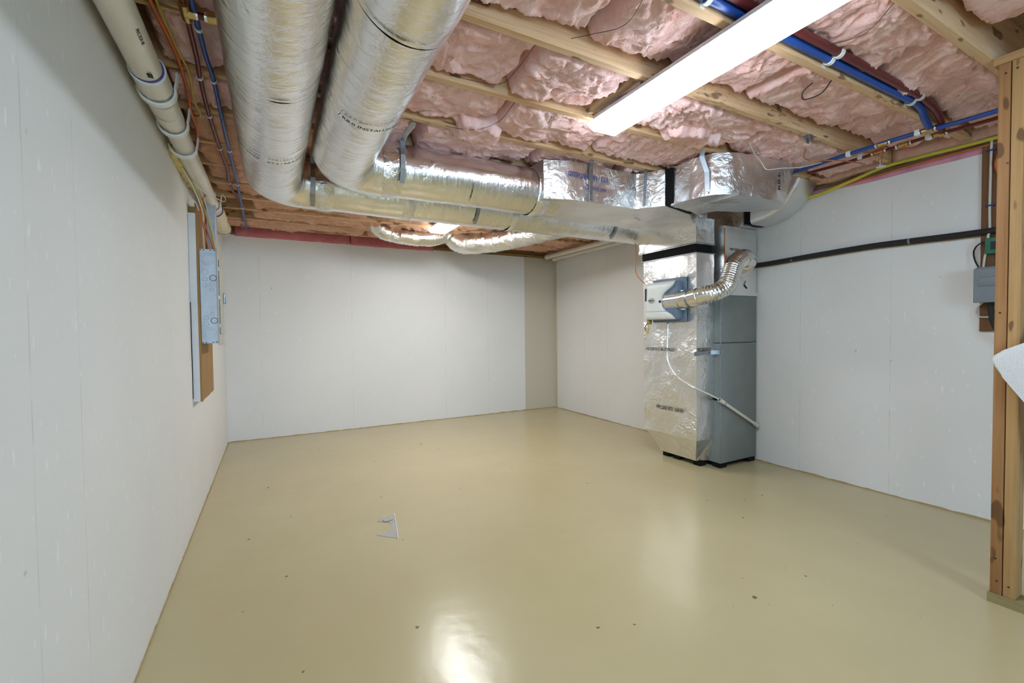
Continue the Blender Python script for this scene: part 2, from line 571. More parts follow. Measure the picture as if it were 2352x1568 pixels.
def hoop(name, c, axis, R, r, mat, parent=None, a0=0, a1=2 * math.pi, seg=36, flat=None):
    """ring or arc of wire/strap round a pipe; axis 'x' or 'y'; angle 0 = bottom, + towards +x (or -y)"""
    c = Vector(c)
    pts = []
    n = max(4, int(seg * abs(a1 - a0) / 6.283))
    for i in range(n + 1):
        a = a0 + (a1 - a0) * i / n
        if axis == 'y':
            pts.append(c + Vector((R * math.sin(a), 0, -R * math.cos(a))))
        else:
            pts.append(c + Vector((0, -R * math.sin(a), -R * math.cos(a))))
    if flat:
        bm = bmesh.new()
        ax = Vector((0, 1, 0)) if axis == 'y' else Vector((1, 0, 0))
        rows = []
        for p in pts:
            d = (p - c).normalized()
            rows.append([bm.verts.new(p + ax * s * flat / 2 + d * q) for s, q in ((-1, 0), (1, 0), (1, r), (-1, r))])
        for i in range(len(rows) - 1):
            for k in range(4):
                bm.faces.new((rows[i][k], rows[i][(k + 1) % 4], rows[i + 1][(k + 1) % 4], rows[i + 1][k]))
        bm.faces.new(rows[0]); bm.faces.new(rows[-1][::-1])
        return finish(name, bm, mat, parent, smooth=False)
    return tube(name, pts, r, mat, parent, 8)

def ribbon(name, pts, width_dir, w, th, mat, parent=None):
    """flat strap along pts"""
    bm = bmesh.new()
    W = Vector(width_dir).normalized()
    P = [Vector(p) for p in pts]
    rows = []
    for i, p in enumerate(P):
        t = (P[min(i + 1, len(P) - 1)] - P[max(i - 1, 0)]).normalized()
        n = t.cross(W).normalized()
        rows.append([bm.verts.new(p + W * a * w / 2 + n * b * th / 2) for a, b in ((-1, -1), (1, -1), (1, 1), (-1, 1))])
    for i in range(len(rows) - 1):
        for k in range(4):
            bm.faces.new((rows[i][k], rows[i][(k + 1) % 4], rows[i + 1][(k + 1) % 4], rows[i + 1][k]))
    bm.faces.new(rows[0]); bm.faces.new(rows[-1][::-1])
    return finish(name, bm, mat, parent)

_tc = {}
def text_verts(s, size, bold=0.0):
    key = (s, bold)
    if key not in _tc:
        cu = bpy.data.curves.new('t', 'FONT')
        cu.body = s
        cu.size = 1.0
        cu.offset = bold
        cu.resolution_u = 2
        ob = bpy.data.objects.new('t', cu)
        COL.objects.link(ob)
        dg = bpy.context.evaluated_depsgraph_get()
        me = bpy.data.meshes.new_from_object(ob.evaluated_get(dg))
        _tc[key] = ([v.co.copy() for v in me.vertices], [list(p.vertices) for p in me.polygons])
        bpy.data.objects.remove(ob)
        bpy.data.curves.remove(cu)
        bpy.data.meshes.remove(me)
    vs, fs = _tc[key]
    return [(v.x * size, v.y * size) for v in vs], fs

def text(name, s, size, mp, mat, parent, bold=0.022):
    vs, fs = text_verts(s, size, bold)
    bm = bmesh.new()
    bv = [bm.verts.new(mp(x, y)) for x, y in vs]
    for f in fs:
        try:
            bm.faces.new([bv[i] for i in f])
        except ValueError:
            pass
    # subdivide long edges is not needed at this size
    return finish(name, bm, mat, parent)

# ------------------------------------------------------------------ room shell
W_, D_, REAR = 4.447, 5.975, -3.6
ZT, JB, JT = 2.36, 2.42, 2.66         # top of wall, joist bottom, joist top

def struct(o):
    o['kind'] = 'structure'
    return o

floor = struct(box('floor', -0.2, W_ + 0.2, REAR - 0.2, D_ + 0.2, -0.15, 0.0, 'floor'))
wall_left = struct(box('wall_left', -0.2, 0.0, REAR - 0.2, D_ + 0.2, 0.0, ZT, 'wall_left'))
wall_back = struct(box('wall_back', 0.0, W_, D_, D_ + 0.2, 0.0, ZT, 'wall_back'))
wall_right = struct(box('wall_right', W_, W_ + 0.2, REAR - 0.2, D_ + 0.2, 0.0, ZT, 'wall_right'))
wall_rear = struct(box('wall_rear', 0.0, W_, REAR - 0.2, REAR, 0.0, ZT, 'wall_rear'))
ceiling = struct(box('ceiling', -0.2, W_ + 0.2, REAR - 0.2, D_ + 0.2, JT, JT + 0.03, 'subfloor'))
# sill plates and rim boards on top of the walls
box('sill_plate', -0.16, -0.02, REAR, D_, ZT, ZT + 0.04, 'plate', wall_left)
box('rim_board', -0.16, -0.05, REAR - 0.2, D_ + 0.2, ZT + 0.04, JT, 'subfloor', wall_left)
box('sill_plate', 0.0, W_, D_ + 0.02, D_ + 0.16, ZT, ZT + 0.04, 'rim', wall_back)
box('rim_board', 0.0, W_, D_ + 0.08, D_ + 0.12, ZT + 0.04, JT, 'rim', wall_back)
box('sill_plate', W_ + 0.02, W_ + 0.16, REAR, D_, ZT, ZT + 0.04, 'plate', wall_right)
box('rim_board', W_ + 0.08, W_ + 0.12, REAR - 0.2, D_ + 0.2, ZT + 0.04, JT, 'subfloor', wall_right)
box('sill_plate', 0.0, W_, REAR - 0.16, REAR - 0.02, ZT, ZT + 0.04, 'rim', wall_rear)
box('rim_board', 0.0, W_, REAR - 0.16, REAR - 0.1, ZT + 0.04, JT, 'rim', wall_rear)

# unseen glowing window, added to put cool daylight on the upper left wall
win = struct(box('added_window_1', 0.55, 1.95, REAR - 0.01, REAR + 0.004, 1.15, 2.15, 'added_sky_pane'))
for (a, b, c, d) in ((0.49, 0.55, 1.09, 2.21), (1.95, 2.01, 1.09, 2.21), (0.55, 1.95, 1.09, 1.15), (0.55, 1.95, 2.15, 2.21), (1.235, 1.265, 1.15, 2.15)):
    box('added_window_frame', a, b, REAR + 0.002, REAR + 0.05, c, d, 'white_plastic', win)

# ragged painted line where floor coating laps up the walls
def lap(name, axis, at, a, b, sgn, parent):
    bm = bmesh.new()
    n = int((b - a) / 0.03)
    prev = None
    for i in range(n + 1):
        s = a + (b - a) * i / n
        h = 0.006 + 0.010 * abs(noise.noise(Vector((s * 5, at, 1)))) + 0.004 * noise.noise(Vector((s * 21, at, 3)))
        w = 0.004
        pts = ((at + sgn * w, s, 0.0), (at + sgn * w, s, h), (at, s, h)) if axis == 'y' else ((s, at + sgn * w, 0.0), (s, at + sgn * w, h), (s, at, h))
        cur = [bm.verts.new(p) for p in pts]
        if prev:
            bm.faces.new((prev[0], cur[0], cur[1], prev[1]))
            bm.faces.new((prev[1], cur[1], cur[2], prev[2]))
        prev = cur
    return finish(name, bm, 'caulk_edge', parent)
lap('floor_paint_lap', 'y', 0.0, 0.2, D_, 1, floor)
lap('floor_paint_lap', 'x', D_, 0.0, W_, -1, floor)
lap('floor_paint_lap', 'y', W_, 0.4, D_, -1, floor)

# joists: far lower edge of each one
FE = [-3.35, -2.93, -2.51, -2.10, -1.68, -1.27, -0.86, -0.45, -0.03, 0.38, 0.795, 1.18, 1.60, 2.045, 2.485, 2.89, 3.35, 3.77, 4.20, 4.60, 5.0, 5.42, 5.79]
for y in FE:
    bm = bmesh.new()
    add_box(bm, -0.05, W_ + 0.08, y - 0.04, y, JB, JT)
    bevel_all(bm, 0.003, 1)
    finish('floor_joist', bm, 'joist', ceiling)
for (x, i, d) in ((1.02, 13, 0.0), (2.02, 12, 0.02), (3.45, 14, 0.0), (0.62, 18, 0.0), (2.9, 19, 0.01)):
    box('joist_blocking', x, x + 0.04, FE[i], FE[i + 1] - 0.04, JB + 0.005 + d, JT, 'block', ceiling)

# partition of open studs
px0, px1 = 3.30, 3.39
wp = struct(box('wall_partition', px0 - 0.012, px1, REAR, 0.742, 0.0, 0.04, 'plate'))
box('top_plate', px0 - 0.004, px1, REAR, 0.752, JB - 0.036, JB - 0.001, 'topplate', wp)
ys = [0.738, 0.697] + [0.30 - 0.406 * i for i in range(9)]
for i, y in enumerate(ys):
    bm = bmesh.new()
    add_box(bm, px0, px1, y - 0.0385, y - 0.0005, 0.04, JB - 0.036)
    bevel_all(bm, 0.003, 2)
    o = finish('stud', bm, 'stud' if i != 1 else 'stud2', wp, True, 40)
for (y, z) in ((0.715, 0.10), (0.678, 0.09), (0.72, 0.2), (0.715, 2.34), (0.68, 2.345), (0.72, 1.3), (0.705, 1.95)):
    tube('nail_head', [(px0 - 0.002, y, z), (px0 + 0.004, y, z)], 0.004, 'wire', wp, 8)

# ------------------------------------------------------------------ lamps
def lamp(name, x0, x1, y0, y1, zt, zb, mat, label):
    t = thing(name, ((x0 + x1) / 2, (y0 + y1) / 2, zt), label, 'light fixture')
    box('lamp_housing', x0 + 0.025, x1 - 0.025, y0 + 0.01, y1 - 0.01, zb + 0.034, zt, 'lamp_body', t, 0.004, 1)
    box('lamp_flange', x0 - 0.002, x1 + 0.002, y0 - 0.001, y1 + 0.001, zb + 0.034, zb + 0.037, 'lamp_body', t)
    bm = bmesh.new()
    prof = [(x0, zb + 0.034), (x0, zb + 0.022), (x0 + 0.03, zb), (x1 - 0.03, zb), (x1, zb + 0.022), (x1, zb + 0.034)]
    a = [bm.verts.new((x, y0 + 0.012, z)) for x, z in prof]
    b = [bm.verts.new((x, y1 - 0.012, z)) for x, z in prof]
    for i in range(len(prof)):
        j = (i + 1) % len(prof)
        bm.faces.new((a[i], a[j], b[j], b[i]))
    bm.faces.new(a); bm.faces.new(b[::-1])
    finish('diffuser', bm, mat, t)
    for y in (y0, y1 - 0.012):
        bm = bmesh.new()
        pr = [(x0 - 0.002, zb + 0.034), (x0 - 0.002, zb + 0.02), (x0 + 0.03, zb - 0.002), (x1 - 0.03, zb - 0.002), (x1 + 0.002, zb + 0.02), (x1 + 0.002, zb + 0.034)]
        a = [bm.verts.new((x, y, z)) for x, z in pr]
        b = [bm.verts.new((x, y + 0.012, z)) for x, z in pr]
        for i in range(len(pr)):
            j = (i + 1) % len(pr)
            bm.faces.new((a[i], a[j], b[j], b[i]))
        bm.faces.new(a); bm.faces.new(b[::-1])
        finish('end_cap', bm, mat, t)
    return t
lamp('ceiling_light', 2.02, 2.235, 0.76, 1.985, JB - 0.001, 2.345, 'lamp_near', 'long white ceiling light glowing above the middle of the floor')
lamp('ceiling_light', 2.03, 2.25, 3.64, 4.86, JB - 0.001, 2.345, 'lamp_far', 'short end of a white ceiling light half hidden behind silver ducts')
lamp('ceiling_light', 2.02, 2.235, -2.6, -1.38, JB - 0.001, 2.345, 'lamp_added', 'long white ceiling light added out of view behind the camera')  # unseen lamp, added to brighten the studs and left wall

# ------------------------------------------------------------------ insulation batts
def batt(x0, x1, y0, y1, zb, sag, seed, mat='pink', res=0.011, rag=0.03):
    nx = max(8, int((x1 - x0) / res)); ny = max(8, int((y1 - y0) / res))
    bm = bmesh.new()
    sv = Vector((seed * 7.3, seed * 2.9, seed * 1.3))
    rows = []
    for i in range(nx + 1):
        row = []
        for j in range(ny + 1):
            x = x0 + (x1 - x0) * i / nx
            y = y0 + (y1 - y0) * j / ny
            p = Vector((x, y, 0)) + sv
            w = Vector((noise.noise(p * 5), noise.noise(p * 5 + Vector((9, 3, 1))), 0)) * 0.10
            q = p + w
            low = noise.noise(p * 2.1)
            ca, sa = math.cos(seed * 2.4), math.sin(seed * 2.4)
            rx, ry = q.x * ca - q.y * sa, q.x * sa + q.y * ca
            fold = 1 - abs(noise.noise(Vector((rx * 6, ry * 11, seed)))) * 2
            fold2 = 1 - abs(noise.noise(Vector((rx * 13, ry * 27, seed + 4)))) * 2
            fold3 = 1 - abs(noise.noise(Vector((rx * 30, ry * 52, seed + 8)))) * 2
            fine = noise.noise(q * 70)
            tv = (noise.noise(Vector((rx * 4.5, ry * 6.5, seed + 2))) + 1) * 3.2      # torn layers
            tf = tv - math.floor(tv)
            lay = (math.floor(tv) + min(1.0, tf / 0.25)) / 3.2 - 1
            e = min((x - x0), (x1 - x), (y - y0), (y1 - y)) + rag * 0.5 * noise.noise(p * 14)
            pr = max(0.0, min(1.0, e / 0.04))
            pr = pr * pr * (3 - 2 * pr)
            z = zb + 0.05 - (0.05 + sag * (0.75 + 0.9 * low)) * pr
            z -= (0.012 * fold + 0.014 * fold2 + 0.008 * fold3 + 0.003 * fine + 0.03 * lay) * (0.25 + 0.75 * pr)
            dx = rag * 0.6 * noise.noise(p * 9 + Vector((3, 1, 0))) if i in (0, nx) else 0
            row.append(bm.verts.new((x + dx + 0.018 * noise.noise(q * 13) * pr, y + 0.018 * noise.noise(q * 13 + Vector((5, 5, 5))) * pr, z)))
        rows.append(row)
    for i in range(nx):
        for j in range(ny):
            bm.faces.new((rows[i][j], rows[i][j + 1], rows[i + 1][j + 1], rows[i + 1][j]))
    # upper side, so that it is a closed pad
    rim = rows[0] + [r[-1] for r in rows[1:]] + rows[-1][-2::-1] + [r[0] for r in rows[-2:0:-1]]
    topv = [bm.verts.new((v.co.x, v.co.y, zb + 0.12)) for v in rim]
    n = len(rim)
    for k in range(n):
        bm.faces.new((rim[k], topv[k], topv[(k + 1) % n], rim[(k + 1) % n]))
    bm.faces.new(topv)
    return finish('insulation_batt', bm, mat, None, True)

BAY = {9: 'bay touching the stud partition', 10: 'bay of the blue tube', 11: 'first bay past the blue tube', 12: 'second bay past the blue tube',
       13: 'third bay past the blue tube', 14: 'fourth bay past the blue tube', 15: 'seventh bay from the far wall', 16: 'sixth bay from the far wall',
       17: 'fifth bay from the far wall', 18: 'fourth bay from the far wall', 19: 'third bay from the far wall', 20: 'second bay from the far wall', 21: 'bay against the far wall'}
def where(x):
    for lim, t in ((0.95, 'over the big ducts'), (1.4, 'beside the big duct'), (2.0, 'next to the long light'), (2.9, 'past the long light'), (3.3, 'above the duct box'), (9, 'near the right wall')):
        if x < lim:
            return t
segs = {  # bay index -> (x cuts, base z, sag, material)
    9: ([1.9, 3.2], 2.53, 0.02, 'pink'),
    10: ([0.9, 1.75, 3.05, 4.40], 2.515, 0.025, 'pink'),
    11: ([0.05, 1.66, 2.7, 3.60, 4.40], 2.525, 0.03, 'pink'),
    12: ([0.05, 0.95, 1.50, 2.03, 3.15, 4.40], 2.485, 0.03, 'pink'),
    13: ([0.05, 1.01, 1.60, 2.35, 3.20, 4.42], 2.485, 0.032, 'pink'),
    14: ([0.05, 1.25, 2.05, 2.75, 3.45, 4.42], 2.475, 0.03, 'pink'),
    15: ([0.05, 0.75, 1.9, 3.0], 2.47, 0.03, 'pink_old'),
    16: ([0.05, 0.9, 2.0, 3.2, 4.42], 2.47, 0.03, 'pink_old'),
    17: ([0.05, 0.8], 2.47, 0.03, 'pink_old'),
    18: ([0.05, 0.61, 1.6, 2.6], 2.50, 0.03, 'pink_old'),
    19: ([0.3, 1.4, 2.88, 4.3], 2.49, 0.03, 'pink_old'),
    20: ([0.3, 1.6, 3.0, 4.42], 2.47, 0.03, 'pink_old'),
    21: ([0.05, 1.5, 3.0, 4.42], 2.46, 0.03, 'pink_old'),
}
sd = 1
for bi, (cuts, zb, sag, mt) in segs.items():
    y0, y1 = FE[bi] + 0.002, FE[bi + 1] - 0.042
    for a, b in zip(cuts[:-1], cuts[1:]):
        sd += 1
        res = 0.0085 if bi in (10, 11, 12, 13, 14) else 0.016
        o = batt(a + 0.004, b - 0.004, y0, y1, zb + random.uniform(-0.008, 0.008), sag, sd, mt, res)
        kind = 'pink insulation batt ' if mt == 'pink' else 'peach insulation batt '
        tag(o, kind + where((a + b) / 2) + ', in the ' + BAY[bi], 'insulation', 'insulation batts in the joist bays')
# a few torn tongues hanging over the joists
for k, (x0, x1, y0, y1, zb) in enumerate(((1.40, 1.72, 2.30, 2.53, 2.425), (2.55, 2.95, 1.80, 2.03, 2.43))):
    o = batt(x0, x1, y0, y1, zb, 0.035, 60 + k, 'pink', 0.011, 0.08)
    o.name = 'insulation_tuft'
    tag(o, ('torn pink insulation tuft sagging over a joist beside the big duct', 'torn pink insulation tuft hanging between the long light and the bent duct')[k], 'insulation', 'torn pink tufts hanging at the joists')

# red batts on top of the far wall
for k, (a, b) in enumerate(((0.12, 1.36), (1.37, 2.45))):
    bm = bmesh.new()
    add_box(bm, a, b, D_ - 0.015, D_ + 0.08, ZT - 0.012 - 0.02 * k * 0.3, 2.47)
    rough_up(bm, 0.05, 0.012, 6, k + 3)
    o = finish('rim_batt', bm, 'red_batt', None, True)
    tag(o, ('deep red insulation strip on the far wall, reaching into the corner', 'deep red insulation strip on the far wall, running behind the silver flex duct')[k], 'insulation')
# dull pink pads in the rim over the right-hand wall
for k, (a, b) in enumerate(((0.9, 1.55), (1.6, 2.3), (3.6, 4.6), (4.65, 5.9))):
    bm = bmesh.new()
    add_box(bm, W_ - 0.03, W_ + 0.08, a, b, ZT + 0.05, 2.62)
    rough_up(bm, 0.05, 0.03, 5, k + 9)
    o = finish('rim_batt', bm, 'pink_old', None, True)
    tag(o, 'dull peach insulation pad in the rim above the right wall', 'insulation', 'rim pads above the right wall')

# insulation support wires
wl = (('thin dark support wire bowed under pink insulation beside the long light', [(1.66, 1.19, 2.435), (1.68, 1.32, 2.41), (1.62, 1.45, 2.43), (1.60, 1.56, 2.47)]),
      ('thin dark support wire pressed across the batts near the wide duct', [(1.46, 1.605, 2.44), (1.44, 1.75, 2.395), (1.42, 1.90, 2.40), (1.22, 2.0, 2.44)]),
      ('thin dark support wire where two sagging batts meet', [(1.60, 2.05, 2.43), (1.58, 2.2, 2.385), (1.50, 2.36, 2.385), (1.36, 2.44, 2.41)]),
      ('thin dark support wire crossing the batt beyond the long light', [(2.52, 0.80, 2.45), (2.62, 0.95, 2.44), (2.58, 1.10, 2.46)]))
for lb, pts in wl:
    tag(tube('support_wire', smooth_path(pts, 0.02), 0.0013, 'wire', None, 6), lb, 'wire')
tag(tube('wire_loop', smooth_path([(2.84, 1.17, 2.43), (2.88, 1.24, 2.40), (2.84, 1.30, 2.385), (2.79, 1.28, 2.40), (2.80, 1.24, 2.43)], 0.012), 0.003, 'black_foam', None, 8),
    'short black cable loop poking out of pink insulation', 'cable')

# ------------------------------------------------------------------ big insulated ducts
def duct_disp(seed, amp=0.0035):
    def f(p, d, a):
        q = Vector((p.x * 5, p.y * 5, p.z * 5)) + Vector((seed, seed * 2, 0))
        return amp * noise.noise(q) + amp * 0.5 * noise.noise(Vector((d * 14, a * 1.2, seed)))
    return f

R1, R2 = 0.160, 0.164
d1 = thing('insulated_duct', (0.4915, 3.33, 2.237), 'silver wrapped duct nearest the left wall, bending towards the furnace', 'duct')
path1 = fillet_path([(0.4915, -2.5, 2.237), (0.4915, 3.33, 2.243), (3.78, 3.33, 2.243)], 0.20, 0.035, 12)
w1 = tube('duct_wrap', path1, lambda d: R1 if d < 9.0 else R1, 'foil_duct', d1, 56, duct_disp(1))
d2 = thing('insulated_duct', (0.829, 2.80, 2.234), 'silver wrapped duct with a long dark slit, flaring into a box before the furnace', 'duct')
path2 = fillet_path([(0.829, -2.5, 2.234), (0.829, 2.80, 2.240), (2.32, 2.80, 2.243)], 0.20, 0.035, 12)
w2 = tube('duct_wrap', path2, R2 - 0.004, 'foil_duct', d2, 56, duct_disp(2))
bx = prism('transition_box', [(2.12, 2.60), (2.30, 2.545), (2.90, 2.535), (3.02, 2.37), (3.40, 2.47), (3.70, 2.68), (3.90, 2.70), (3.90, 3.04), (2.30, 3.06), (2.12, 3.0)],
           2.145, 2.405, 'foil_box', d2, 0.03, 3, (0.05, 0.012, 8, 5))
box_uv(bx)
# taped joints
def band(parent, c, axis, R, w, a0=-2.4, a1=2.4, mat='foil_tape'):
    n = 40
    bm = bmesh.new()
    uvl = bm.loops.layers.uv.new('uv')
    rows = []
    for i in range(n + 1):
        a = a0 + (a1 - a0) * i / n
        row = []
        for k in range(5):
            s = (k / 4 - 0.5) * w
            rr = R + 0.004 + 0.004 * noise.noise(Vector((a * 9, s * 40, R * 50))) - (0.006 if k in (0, 4) else 0)
            if axis == 'y':
                row.append(bm.verts.new((c[0] + rr * math.sin(a), c[1] + s, c[2] - rr * math.cos(a))))
            else:
                row.append(bm.verts.new((c[0] + s, c[1] - rr * math.sin(a), c[2] - rr * math.cos(a))))
        rows.append(row)
    for i in range(n):
        for k in range(4):
            f = bm.faces.new((rows[i][k], rows[i + 1][k], rows[i + 1][k + 1], rows[i][k + 1]))
            for lp, (ii, kk) in zip(f.loops, ((i, k), (i + 1, k), (i + 1, k + 1), (i, k + 1))):
                lp[uvl].uv = (kk / 4 * w, ii / n * (a1 - a0) * R)
    return finish('tape_band', bm, mat, parent, True)
band(d2, (1.12, 2.80, 2.243), 'x', R2, 0.13)
band(d2, (2.16, 2.80, 2.243), 'x', R2 + 0.004, 0.10)
band(d1, (1.36, 3.33, 2.243), 'x', R1 + 0.002, 0.10)
band(d1, (2.23, 3.33, 2.243), 'x', R1 + 0.002, 0.06)
band(d1, (0.80, 3.33, 2.243), 'x', R1 + 0.002, 0.10)
# open slits in the wrap
def slit(parent, c, axis, R, a0, a1, w, skew=0.0):
    n = 30
    bm = bmesh.new()
    prev = None
    for i in range(n + 1):
        t = i / n
        a = a0 + (a1 - a0) * t
        ww = w * (0.15 + math.sin(math.pi * t)) * 0.5 * (1 + 0.5 * noise.noise(Vector((a * 8, R, w * 99))))
        rr = R + 0.0040
        s0 = skew * (t - 0.5)
        cur = []
        for sgn in (-1, 1):
            if axis == 'y':
                cur.append(bm.verts.new((c[0] + rr * math.sin(a), c[1] + s0 + sgn * ww, c[2] - rr * math.cos(a))))
            else:
                cur.append(bm.verts.new((c[0] + s0 + sgn * ww, c[1] - rr * math.sin(a), c[2] - rr * math.cos(a))))
        if prev:
            bm.faces.new((prev[0], cur[0], cur[1], prev[1]))
        prev = cur
    return finish('wrap_slit', bm, 'dark_gap', parent)
slit(w2, (0.829, 1.29, 2.236), 'y', R2, -1.0, 0.6, 0.007, 0.02)
slit(w1, (0.4915, 1.83, 2.238), 'y', R1, -0.15, 0.35, 0.010, 0.0)
slit(w1, (0.4915, 1.83, 2.238), 'y', R1, 0.2, 1.1, 0.002, -0.01)
slit(w1, (2.20, 3.33, 2.243), 'x', R1, -1.0, 0.5, 0.012, 0.01)
slit(w2, (1.62, 2.80, 2.243), 'x', R2, 0.4, 1.3, 0.004, 0.0)
# printed lettering on the facing
def on_y(xc, y0, zc, R, a0):
    return lambda tx, ty: Vector((xc + (R + 0.0042) * math.sin(a0 + tx / R), y0 - ty, zc - (R + 0.0042) * math.cos(a0 + tx / R)))
def on_x(x0, yc, zc, R, a0):
    return lambda tx, ty: Vector((x0 + tx, yc - (R + 0.0042) * math.sin(a0 + ty / R), zc - (R + 0.0042) * math.cos(a0 + ty / R)))
text('printed_text', 'FHC 25/50', 0.027, on_y(0.4915, 2.50, 2.238, R1, -1.15), 'ink', w1)
text('printed_text', 'R7.3 / R8.0 INSTALLED', 0.027, on_y(0.4915, 2.50, 2.238, R1, -0.18), 'ink', w1)
text('printed_text', 'FHC 25/50', 0.055, on_y(0.4915, 1.255, 2.238, R1, 0.62), 'ink', w1)
text('printed_text', '/ R8.0 INSTALLED', 0.030, on_y(0.829, 1.905, 2.236, R2, -0.75), 'ink', w2)
text('printed_text', 'FHC', 0.030, on_y(0.829, 1.905, 2.236, R2, 0.62), 'ink', w2)
text('printed_text', 'FHC 25/50', 0.026, on_x(1.50, 2.80, 2.243, R2, -0.35), 'ink', w2)
text('printed_text', 'R7.3 / R8.0 INSTALLED', 0.026, on_x(1.665, 2.80, 2.243, R2, -0.35), 'ink', w2)
text('printed_text', 'INSTALLED', 0.024, on_x(1.25, 2.80, 2.243, R2, -0.38), 'ink', w2)
text('printed_text', 'FHC 25/50  R7.3', 0.026, on_x(1.95, 2.80, 2.243, R2, -0.40), 'ink', w2)
text('printed_text', 'INSTALLED', 0.024, on_x(0.86, 3.33, 2.243, R1, -0.42), 'ink', w1)
text('printed_text', 'FHC 25/50  R', 0.026, on_x(1.08, 3.33, 2.243, R1, -0.42), 'ink', w1)
# upside-down blue lettering on the box side
text('printed_text', 'R7.3 / R8.0 INSTALLED', 0.045, lambda tx, ty: Vector((2.62 - tx * 0.8, 2.527, 2.33 - ty)), 'ink_blue', bx)
text('printed_text', 'FHC 25/50  R7.3', 0.030, lambda tx, ty: Vector((2.60 - tx * 0.9, 2.527, 2.25 - ty)), 'ink_blue', bx)
text('printed_text', 'FHC 25/50', 0.030, lambda tx, ty: Vector((3.05 + tx * 0.8, 2.72 + tx * 0.35 - ty, 2.1365)), 'ink', bx)

# hanger straps
def strap(pts, wd, label, w=0.028):
    tag(ribbon('hanger_strap', pts, wd, w, 0.003, 'galv', None), label, 'strap')
strap([(1.23, 2.50, 2.50), (1.20, 2.515, 2.43), (1.165, 2.645, 2.37), (1.163, 2.622, 2.28), (1.163, 2.622, 2.20), (1.163, 2.660, 2.125)], (1, 0, 0), 'galvanised hanger strap twisting down from a joist onto the wide duct')
strap([(2.47, 2.48, 2.50), (2.47, 2.525, 2.41), (2.465, 2.525, 2.28), (2.463, 2.525, 2.15)], (1, 0, 0), 'galvanised hanger strap on the box end of the duct, beside blue lettering')
strap([(2.95, 2.48, 2.50), (2.92, 2.455, 2.41), (2.92, 2.47, 2.28), (2.925, 2.48, 2.16)], (1, 0, 0), 'galvanised hanger strap beside the black canvas joint of the duct')
strap([(1.89, 3.17, 2.41)] + [(1.89, 3.33 - 0.171 * math.cos(t), 2.243 - 0.171 * math.sin(t)) for t in (-0.6, -0.3, 0.0, 0.3, 0.6, 0.9, 1.15)], (1, 0, 0), 'galvanised hanger strap on the duct behind, under its long straight run')
strap([(3.27, 3.17, 2.41)] + [(3.27, 3.33 - 0.171 * math.cos(t), 2.243 - 0.171 * math.sin(t)) for t in (-0.6, -0.3, 0.0, 0.3, 0.6, 0.9, 1.15)], (1, 0, 0), 'galvanised hanger strap on the rear duct just before the furnace drop')
strap([(0.72, 3.17, 2.41)] + [(0.72, 3.33 - 0.174 * math.cos(t), 2.243 - 0.174 * math.sin(t)) for t in (-0.6, -0.3, 0.0, 0.3, 0.6, 0.9, 1.15)], (1, 0, 0), 'galvanised hanger strap in the dark gap beside the duct elbow')

# ------------------------------------------------------------------ supply loop: canvas joints and bent boxes
ub = thing('bent_duct', (3.45, 2.15, 2.14), 'crumpled silver bent duct box hung from a strap beside the furnace', 'duct')
prism('canvas_joint', [(3.03, 2.30), (3.41, 2.40), (3.40, 2.48), (3.02, 2.38)], 2.148, 2.402, 'black', ub, 0.0)
A_lo = [(3.035, 2.325), (3.03, 2.15), (3.07, 2.02), (3.18, 1.945), (3.36, 1.915), (3.56, 1.90), (3.74, 1.93), (3.84, 2.02), (3.82, 2.10), (3.70, 2.17), (3.60, 2.235), (3.48, 2.28), (3.40, 2.40)]
A_hi = [(3.045, 2.325), (3.04, 2.15), (3.08, 2.02), (3.18, 1.945), (3.36, 1.905), (3.58, 1.88), (3.80, 1.89), (3.93, 1.98), (3.90, 2.10), (3.74, 2.18), (3.60, 2.24), (3.48, 2.28), (3.41, 2.40)]
a = prism('duct_wrap', A_lo, 2.135, 2.41, 'foil_box', ub, 0.035, 4, (0.04, 0.012, 9, 8), A_hi)
box_uv(a)
ribbon('strap', [(3.0, 2.02, 2.46), (3.0, 2.035, 2.38), (3.03, 2.02, 2.28), (3.035, 2.02, 2.15)], (0.7, -0.7, 0), 0.03, 0.003, 'galv', ub)
text('printed_text', 'FHC 25/50 R7.3', 0.030, lambda tx, ty: Vector((3.20 + tx, 2.15 - tx * 0.55 - ty, 2.128)), 'ink', ub)
text('printed_text', 'R8.0', 0.07, lambda tx, ty: Vector((3.62 - ty * 0.6, 1.883, 2.20 + tx)), 'ink', ub)

